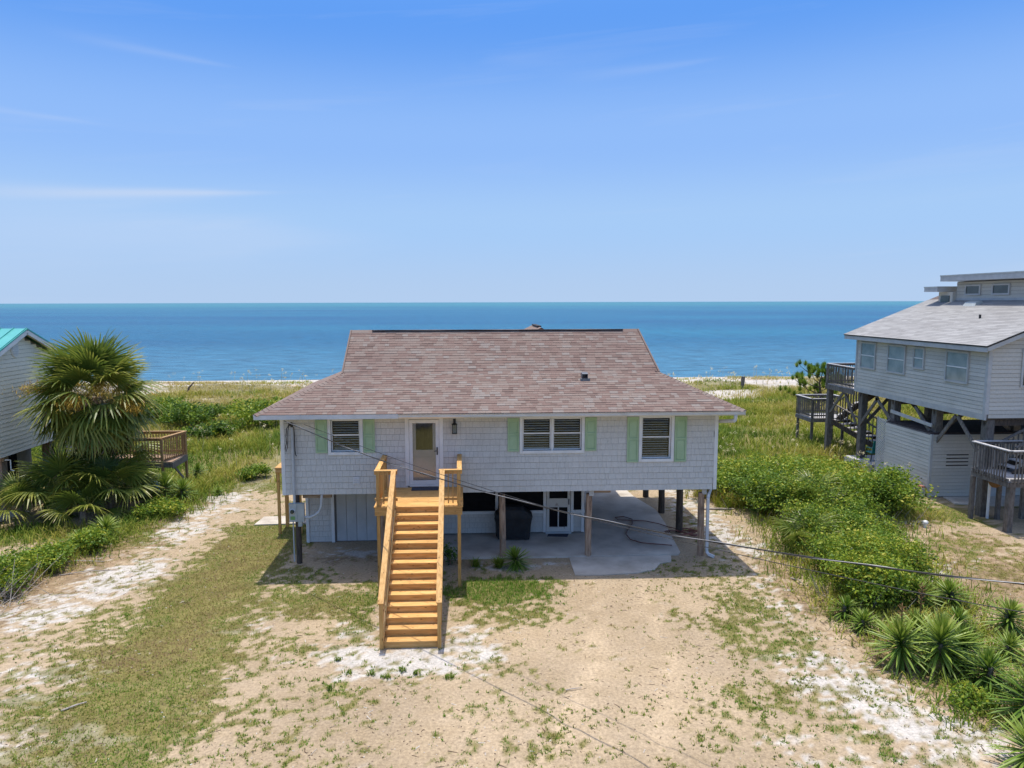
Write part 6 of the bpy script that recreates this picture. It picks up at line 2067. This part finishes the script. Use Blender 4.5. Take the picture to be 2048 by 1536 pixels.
# ---- yuccas
def yucca_mesh(seed, nb=95, ln=0.62, trunk=0.35, wd=0.050):
    g = np.random.default_rng(seed)
    V, F, T = [], [], []
    for k in range(nb):
        f = k / nb
        az = k * 2.39996 + g.normal(0, 0.12)
        el = R(84 - 138 * f ** 1.05) + g.normal(0, 0.07)          # upright at the heart, hanging below
        base = np.array([0, 0, trunk * (1 - 0.45 * f) + 0.16 * (1 - f)])
        l = ln * (0.62 + 0.5 * min(1, f * 2.2)) * g.uniform(0.85, 1.1)
        d = np.array([math.cos(az) * math.cos(el), math.sin(az) * math.cos(el), math.sin(el)])
        s = np.array([-math.sin(az), math.cos(az), 0])
        nrm = np.cross(d, s)
        pr = [(0.0, 0.55), (0.35, 1.0), (0.75, 0.75), (1.0, 0.0)]
        b = len(V)
        dead = f > 0.86 and g.random() < 0.7
        t0 = g.normal(0.34, 0.07) + 0.18 * (1 - f) * (f < 0.5)
        if dead: t0 = g.uniform(0.88, 1.0)
        for (q, w_) in pr:
            sag = np.array([0, 0, -0.10 * l * q * q * (1.0 if el < 1.2 else 0.2)])
            c = base + d * (l * q) + sag
            ww = wd * w_ / 2
            V += [c - s * ww + nrm * ww * 0.35, c, c + s * ww + nrm * ww * 0.35]
            T += [t0 + 0.30 * q ** 2] * 3
        for j in range(3):
            a = b + j * 3
            F += [(a, a + 1, a + 4, a + 3), (a + 1, a + 2, a + 5, a + 4)]
    return np.array(V), np.array(F), np.clip(np.array(T), 0, 1)


YM = []
for sd_, nb, ln, tr in ((1, 150, 0.66, 0.36), (2, 125, 0.58, 0.26), (3, 170, 0.70, 0.50)):
    V, F, T = yucca_mesh(sd_, nb, ln, tr)
    me = bpy.data.meshes.new('yucca_rosette')
    me.from_pydata([tuple(v) for v in V], [], [tuple(map(int, f)) for f in F])
    a = me.attributes.new('tint', 'FLOAT', 'POINT'); a.data.foreach_set('value', T.astype(np.float32))
    me.materials.append(M['yucca'])
    tm = MB(); tm.tube([(0, 0, -0.1), (0.01, 0, tr * 0.5), (0, 0.01, tr + 0.1)], [0.06, 0.055, 0.05], 7)
    tmesh = bpy.data.meshes.new('yucca_stem'); tmesh.from_pydata(tm.v, [], tm.f); tmesh.materials.append(M['palm_trunk'])
    YM.append((me, tmesh))


def yucca(x, y, s, k, label, group):
    z = float(height(np.array([x]), np.array([y]))[0])
    t = thing('yucca', (x, y, z), label, 'yucca', group)
    me, tm = YM[k % 3]
    for nm, ms in (('rosette', me), ('stem', tm)):
        o = link(nm, ms, None, (x, y, z), t)
        o.scale = (s, s, s * random.uniform(0.85, 1.15)); o.rotation_euler.z = random.uniform(0, 6.28)
        if nm == 'rosette': o.rotation_euler.x = random.uniform(-0.22, 0.22); o.rotation_euler.y = random.uniform(-0.22, 0.22)
    return t


GY = 'yuccas at the lower right'
for i, (x, y, s, k, lb) in enumerate((
        (9.95, 17.55, 0.85, 1, 'yucca at the thicket foot, farthest up the yard edge'),
        (10.0, 16.75, 0.80, 1, 'small yucca just in front of the last thicket shrub'),
        (10.95, 16.0, 0.95, 0, 'yucca with a dry flower stalk, at the back of the front pair'),
        (9.95, 15.05, 1.05, 2, 'large yucca at the left front of the clump'),
        (10.65, 14.85, 1.15, 2, 'tallest front yucca with dead leaves hanging below'),
        (12.35, 18.0, 0.90, 0, 'yucca against the fresh green shrub at the back of the clump'),
        (13.15, 18.0, 0.95, 0, 'yucca at the back right of the clump near the bare ground'),
        (12.35, 16.6, 0.85, 1, 'yucca in the middle back of the clump'),
        (11.75, 16.3, 0.75, 1, 'small yucca squeezed in the middle of the clump'),
        (13.55, 16.55, 0.90, 2, 'yucca standing apart at the far right of the clump'),
        (11.45, 15.2, 0.90, 0, 'yucca in the centre front of the clump'),
        (12.55, 15.25, 0.85, 1, 'yucca with a pale flower spike at the right of the clump'),
        (11.25, 14.05, 1.0, 0, 'front yucca with orange dead leaves, right of the tall pair'),
        (11.0, 12.75, 1.15, 2, 'big yucca near the bottom right corner'),
        (11.95, 13.35, 1.25, 2, 'big yucca cut by the right edge of the picture'),
        (9.95, 11.35, 1.0, 0, 'yucca cut by the bottom edge of the picture'))):
    yucca(x, y, s, k, lb, GY)
for (x, y, s, k, lb) in ((-12.6, 24.7, 0.85, 2, 'single stemmed yucca in front of the palmettos at the left'), (-13.35, 24.5, 0.7, 1, 'small bright yucca beside the taller one at the left'),
                         (-12.45, 29.7, 1.1, 2, 'dark yucca under the brown deck corner'), (-11.75, 29.6, 0.95, 2, 'yucca with a dead brown skirt beside the brown deck'),
                         (-12.0, 28.3, 0.6, 1, 'tiny yucca in the green weeds below the brown deck'), (-12.6, 33.6, 0.8, 0, 'lone yucca in the grass behind the brown deck'),
                         (-10.6, 30.6, 0.5, 1, 'small yucca at the edge of the sand track')):
    yucca(x, y, s, k, lb, 'yuccas at the left')
yucca(1.66, 21.45, 0.78, 0, 'spiky blue green yucca planted in front of the patio', None)
for x, y, z in ((10.95, 16.0, 1.0), (9.9, 15.1, 0.9)):
    m = MB()
    m.tube([(x, y, 0.5), (x, y, z + 0.45)], 0.012, 5)
    for k in range(26):
        a = k * 2.4; zz = z + 0.02 * k
        m.tube([(x, y, zz), (x + 0.09 * math.cos(a), y + 0.09 * math.sin(a), zz + 0.05)], 0.008, 4)
    o = m.build('flower_stalk', M['moss']); tag(o, ['dry brown yucca flower stalk behind the front pair', 'shorter dry yucca flower stalk in the left front yucca'][0 if y > 15.5 else 1], 'flower stalk')


# liriope tufts by the patio
def tuft(x, y, n, ln, label, tint):
    P = np.stack([rng.normal(x, 0.05, n), rng.normal(y, 0.04, n), np.full(n, 0.0)], 1)
    V, F, T = blades(P, rng.uniform(0, 6.28, n), rng.uniform(0.1, 0.7, n), rng.uniform(0.7, 1.1, n) * ln, np.full(n, 0.022), np.clip(rng.normal(tint, 0.12, n), 0, 1), 0.8)
    o = big_mesh('grass_tuft', V, F, M['dune'], (x, y, 0), None, T)
    tag(o, label, 'grass tuft')


tuft(0.36, 21.65, 90, 0.38, 'sparse grass tuft on the sand beside the landing post', 0.25)
tuft(1.08, 21.55, 170, 0.45, 'full grass tuft on the sand left of the patio yucca', 0.28)
for k, (x, y) in enumerate(((-2.6, 15.3), (-2.1, 15.2), (-1.75, 15.05), (-1.4, 15.35), (-1.1, 15.2), (-0.35, 15.0), (-2.95, 15.9), (-2.9, 14.7))):
    tuft(x, y, 34, 0.12, ['first', 'second', 'third', 'fourth', 'fifth', 'sixth', 'seventh', 'eighth'][k] + ' weed tuft in the white sand below the stairs', 0.12)


# ---- sabal palm and palmettos
def fan_mesh(seed, nl=34, rad=0.95, pet=1.0, droop=0.35, dead=0.0):
    """costapalmate leaf in local space: petiole along +X, blade at its end, upper side +Z"""
    g = np.random.default_rng(seed)
    V, F, T = [], [], []

    def strip(cs, ws, side, tints):
        b = len(V)
        for c, w_, t in zip(cs, ws, tints):
            V.extend([c - side * w_, c + side * w_]); T.extend([t, t])
        for j in range(len(cs) - 1):
            a = b + j * 2
            F.append((a, a + 1, a + 3, a + 2))
    px = np.linspace(0, 1, 4)
    strip([np.array([pet * q, 0, -0.10 * pet * q * q]) for q in px], [0.025, 0.02, 0.016, 0.014], np.array([0, 1.0, 0]), [0.72 if dead < .5 else 0.9] * 4)
    hub = np.array([pet, 0, -0.10 * pet])
    for k in range(nl):
        a = R(-128 + 256 * k / (nl - 1)) + g.normal(0, 0.02)
        l = rad * (0.72 + 0.38 * math.cos(a * 0.55)) * g.uniform(0.9, 1.06)
        d = np.array([math.cos(a), math.sin(a), 0.0])
        s = np.array([-math.sin(a), math.cos(a), 0.25 * (1 if k % 2 else -1)]); s /= np.linalg.norm(s)
        fold = -0.16 * abs(math.sin(a)) + 0.06
        cs, ws, ts = [], [], []
        t0 = 0.34 + g.normal(0, 0.07)
        dl = droop * g.uniform(0.7, 1.4)
        for q, w_ in ((0.0, 0.012), (0.4, 0.036), (0.72, 0.026), (0.9, 0.014), (1.0, 0.002)):
            c = hub + d * l * q + np.array([0, 0, fold * l * q - dl * l * max(0, q - 0.3) ** 1.7 * 1.6])
            cs.append(c); ws.append(w_ * rad); ts.append(min(1, t0 + 0.28 * q * q + (0.55 if dead > .5 else 0) + (0.3 if q > .95 and g.random() < .4 else 0)))
        strip(cs, ws, s, ts)
    return np.array(V), np.array(F), np.clip(np.array(T), 0, 1)


FM = []
for sd_, nl, rd, pt, dr, de in ((1, 36, 1.0, 1.0, 0.30, 0), (2, 34, 0.95, 1.1, 0.48, 0), (3, 36, 1.05, 0.9, 0.62, 0), (4, 30, 0.9, 0.8, 0.85, 1), (5, 30, 0.85, 0.8, 0.45, 0)):
    V, F, T = fan_mesh(sd_, nl, rd, pt, dr, de)
    me = bpy.data.meshes.new('palm_frond')
    me.from_pydata([tuple(v) for v in V], [], [tuple(map(int, f)) for f in F])
    a = me.attributes.new('tint', 'FLOAT', 'POINT'); a.data.foreach_set('value', T.astype(np.float32))
    me.materials.append(M['frond'] if not de else M['deadfrond'])
    FM.append(me)


def frond(parent, base, az, el, k, s, roll=0.0):
    """place a leaf: petiole leaves base at azimuth az, elevation el"""
    d = Vector((math.cos(az) * math.cos(el), math.sin(az) * math.cos(el), math.sin(el)))
    side = Vector((-math.sin(az), math.cos(az), 0))
    up = d.cross(side)
    m = Matrix((d, side, up)).transposed() @ Matrix.Rotation(roll, 3, 'X')
    o = link('frond', FM[k], None, base, parent, m)
    o.scale = (s, s, s)
    return o


def build_palm():
    x, y = -14.85, 29.2
    t = thing('sabal_palm', (x, y, 0), 'tall cabbage palm with full round crown beside the teal roofed house', 'palm tree')
    tb = MB()
    pts = [(x - 0.25 + 0.04 * k, y, -0.1 + 0.46 * k) for k in range(11)]
    tb.tube(pts, [0.24, 0.21, 0.2, 0.2, 0.2, 0.21, 0.22, 0.24, 0.26, 0.25, 0.2], 12)
    tb.build('trunk', M['palm_trunk'], t)
    bt = MB()
    for k in range(60):
        a = k * 2.4; z = 2.2 + 2.2 * k / 60
        bt.bar((x + 0.2 * math.cos(a), y + 0.2 * math.sin(a), z), (x + 0.42 * math.cos(a), y + 0.42 * math.sin(a), z + 0.22), 0.06, 0.03)
    bt.build('leaf_boots', M['palm_trunk'], t)
    c = (x + 0.02, y, 4.55)
    g = random.Random(5)
    n = 46
    for k in range(n):
        f = (k + 0.5) / n
        el = R(84 - 128 * f) + g.uniform(-0.1, 0.1)
        az = k * 2.39996 + g.uniform(-0.2, 0.2)
        kind = 0 if f < 0.4 else (1 if f < 0.62 else 2)
        b = (c[0] + 0.15 * math.cos(az), c[1] + 0.15 * math.sin(az), c[2] + 0.5 * (0.5 - f))
        frond(t, b, az, el, kind, g.uniform(1.12, 1.28), g.uniform(-0.35, 0.35))
    for k in range(7):
        az = k * 0.95 + g.uniform(-0.2, 0.2)
        frond(t, (c[0], c[1], c[2] - 0.55), az, R(g.uniform(-72, -50)), 3 if k % 3 == 0 else 2, g.uniform(1.0, 1.2), g.uniform(-0.3, 0.3))
    for k in range(11):
        frond(t, (c[0], c[1], c[2] - 0.1), k * 0.571 + g.uniform(-0.15, 0.15), R(g.uniform(-34, 4)), k % 2, g.uniform(1.28, 1.42), g.uniform(-0.4, 0.4))
    # golden flower stalks hanging out of the crown
    for k, (az, l) in enumerate(((-2.75, 2.4), (-2.25, 1.7), (-1.5, 2.2), (-0.95, 1.8), (-0.5, 2.4), (0.5, 1.9), (2.9, 2.1))):
        V, F, T, b = [], [], [], 0
        m_ = 900
        q = rng.uniform(0.45, 1.0, m_)
        ctr = np.stack([c[0] + math.cos(az) * l * q, c[1] + math.sin(az) * l * q, c[2] + (0.30, -0.15, 0.05, 0.25, -0.1, 0.1, 0.2)[k] + 0.6 * q - (0.6, 0.9, 0.8, 0.6, 1.0, 0.8, 0.7)[k] * q * q], 1) + rng.normal(0, 0.17, (m_, 3)) * [1.3, 1.3, 0.8]
        V, F, T = tri_blades(ctr, rng.uniform(0, 6.28, m_), rng.uniform(0.2, 2.6, m_), rng.uniform(0.12, 0.32, m_), np.full(m_, 0.02), rng.random(m_))
        big_mesh('flower_stalk', V, F, M['bloom'], c, t, T)
    # dead leaf thatch inside
    m_ = 900
    a = rng.uniform(0, 6.28, m_)
    r_ = rng.uniform(0.3, 1.25, m_)
    ctr = np.stack([c[0] + r_ * np.cos(a), c[1] + r_ * np.sin(a), c[2] - 0.15 + rng.normal(0, 0.25, m_)], 1)
    V, F, T = tri_blades(ctr, a + rng.normal(0, 0.6, m_), rng.uniform(1.2, 2.6, m_), rng.uniform(0.2, 0.6, m_), np.full(m_, 0.02), rng.random(m_))
    big_mesh('dead_thatch', V, F, M['deadfrond'], c, t, T)


build_palm()
GP = 'palmettos under the palm'
for i, (x, y, h, n, s, lb) in enumerate(((-16.9, 27.3, 0.5, 13, 1.0, 'palmetto with arching pale fronds at the far left under the palm'), (-15.6, 28.0, 1.0, 18, 1.1, 'dark palmetto with upright fronds in front of the palm trunk'),
                                         (-14.0, 28.3, 0.9, 15, 1.05, 'palmetto with drooping fronds at the right foot of the palm'), (-13.9, 29.5, 0.7, 12, 0.85, 'upright palmetto shading the blue tarpaulin beside the deck'),
                                         (-14.4, 26.9, 0.35, 10, 0.85, 'low palmetto with yellowed tips in front of the others'), (-15.1, 30.4, 1.6, 12, 1.1, 'palmetto close behind the palm trunk'))):
    t = thing('palmetto', (x, y, 0), lb, 'palmetto', GP)
    tb = MB(); tb.tube([(x, y, -0.1), (x + 0.05, y, h * 0.6), (x + 0.02, y, h + 0.1)], [0.13, 0.12, 0.1], 8); tb.build('trunk', M['palm_trunk'], t)
    g = random.Random(40 + i)
    for k in range(n):
        f = (k + 0.5) / n
        frond(t, (x, y, h + 0.05), k * 2.4 + g.uniform(-0.3, 0.3), R(78 - 80 * f) + g.uniform(-0.12, 0.12), 4 if f < 0.5 else 1, s * g.uniform(0.85, 1.1), g.uniform(-0.4, 0.4))
for i, (x, y, lb) in enumerate(((13.0, 25.6, 'pale palmetto fan poking out of the middle of the thicket'), (11.2, 22.3, 'shadowed palmetto fan at the thicket edge by the cable'))):
    t = thing('palmetto', (x, y, 0), lb, 'palmetto', 'palmettos in the thicket')
    for k in range(5):
        frond(t, (x, y, 0.9 if i == 0 else 0.35), k * 1.26, R(62 - 8 * k), 4, 0.8, 0.2 * k)


# ---- young pine behind the decks
def build_pine():
    x, y = 25.0, 50.0
    t = thing('pine_tree', (x, y, 0), 'small crooked pine behind the lower landing', 'pine tree')
    tb = MB()
    tips = []
    g = random.Random(3)
    tb.tube([(x + 0.6, y, -0.1), (x + 0.5, y, 0.7), (x + 0.75, y, 1.5), (x + 0.6, y, 2.4), (x + 0.8, y, 3.2)], [0.13, 0.11, 0.09, 0.06, 0.03], 7)
    limbs = []
    for k in range(15):
        z = 0.7 + 2.3 * k / 15
        a = k * 2.4 + 0.4
        l = g.uniform(1.0, 1.9) * (1.15 - z * 0.17)
        if math.cos(a) < 0: l *= 1.35
        e = (x + 0.6 + l * math.cos(a), y + l * math.sin(a), z + l * g.uniform(0.35, 0.65))
        mid = (x + 0.6 + l * 0.5 * math.cos(a), y + l * 0.5 * math.sin(a), z + l * 0.16)
        tb.tube([(x + 0.6, y, z), mid, e], [0.045, 0.03, 0.015], 5)
        for f in (0.6, 0.8, 1.0):
            q = Vector(mid).lerp(Vector(e), (f - 0.5) * 2)
            for j in range(2):
                tips.append(q + Vector((g.gauss(0, 0.18), g.gauss(0, 0.18), g.gauss(0.08, 0.12))))
    for j in range(8): tips.append(Vector((x + 0.75 + g.gauss(0, 0.25), y + g.gauss(0, 0.25), 3.3 + g.gauss(0.1, 0.3))))
    tb.build('trunk', M['bark'], t)
    m_ = 170
    C = np.repeat(np.array([tuple(p) for p in tips]), m_, 0)
    n = len(C)
    V, F, T = tri_blades(C, rng.uniform(0, 6.28, n), np.abs(rng.normal(0.2, 0.65, n)), rng.uniform(0.25, 0.48, n), np.full(n, 0.042), np.clip(np.repeat(rng.normal(0.55, 0.2, len(tips)), m_) + rng.normal(0, 0.1, n), 0, 1))
    big_mesh('crown', V, F, M['needles'], (x, y, 0), t, T)


build_pine()
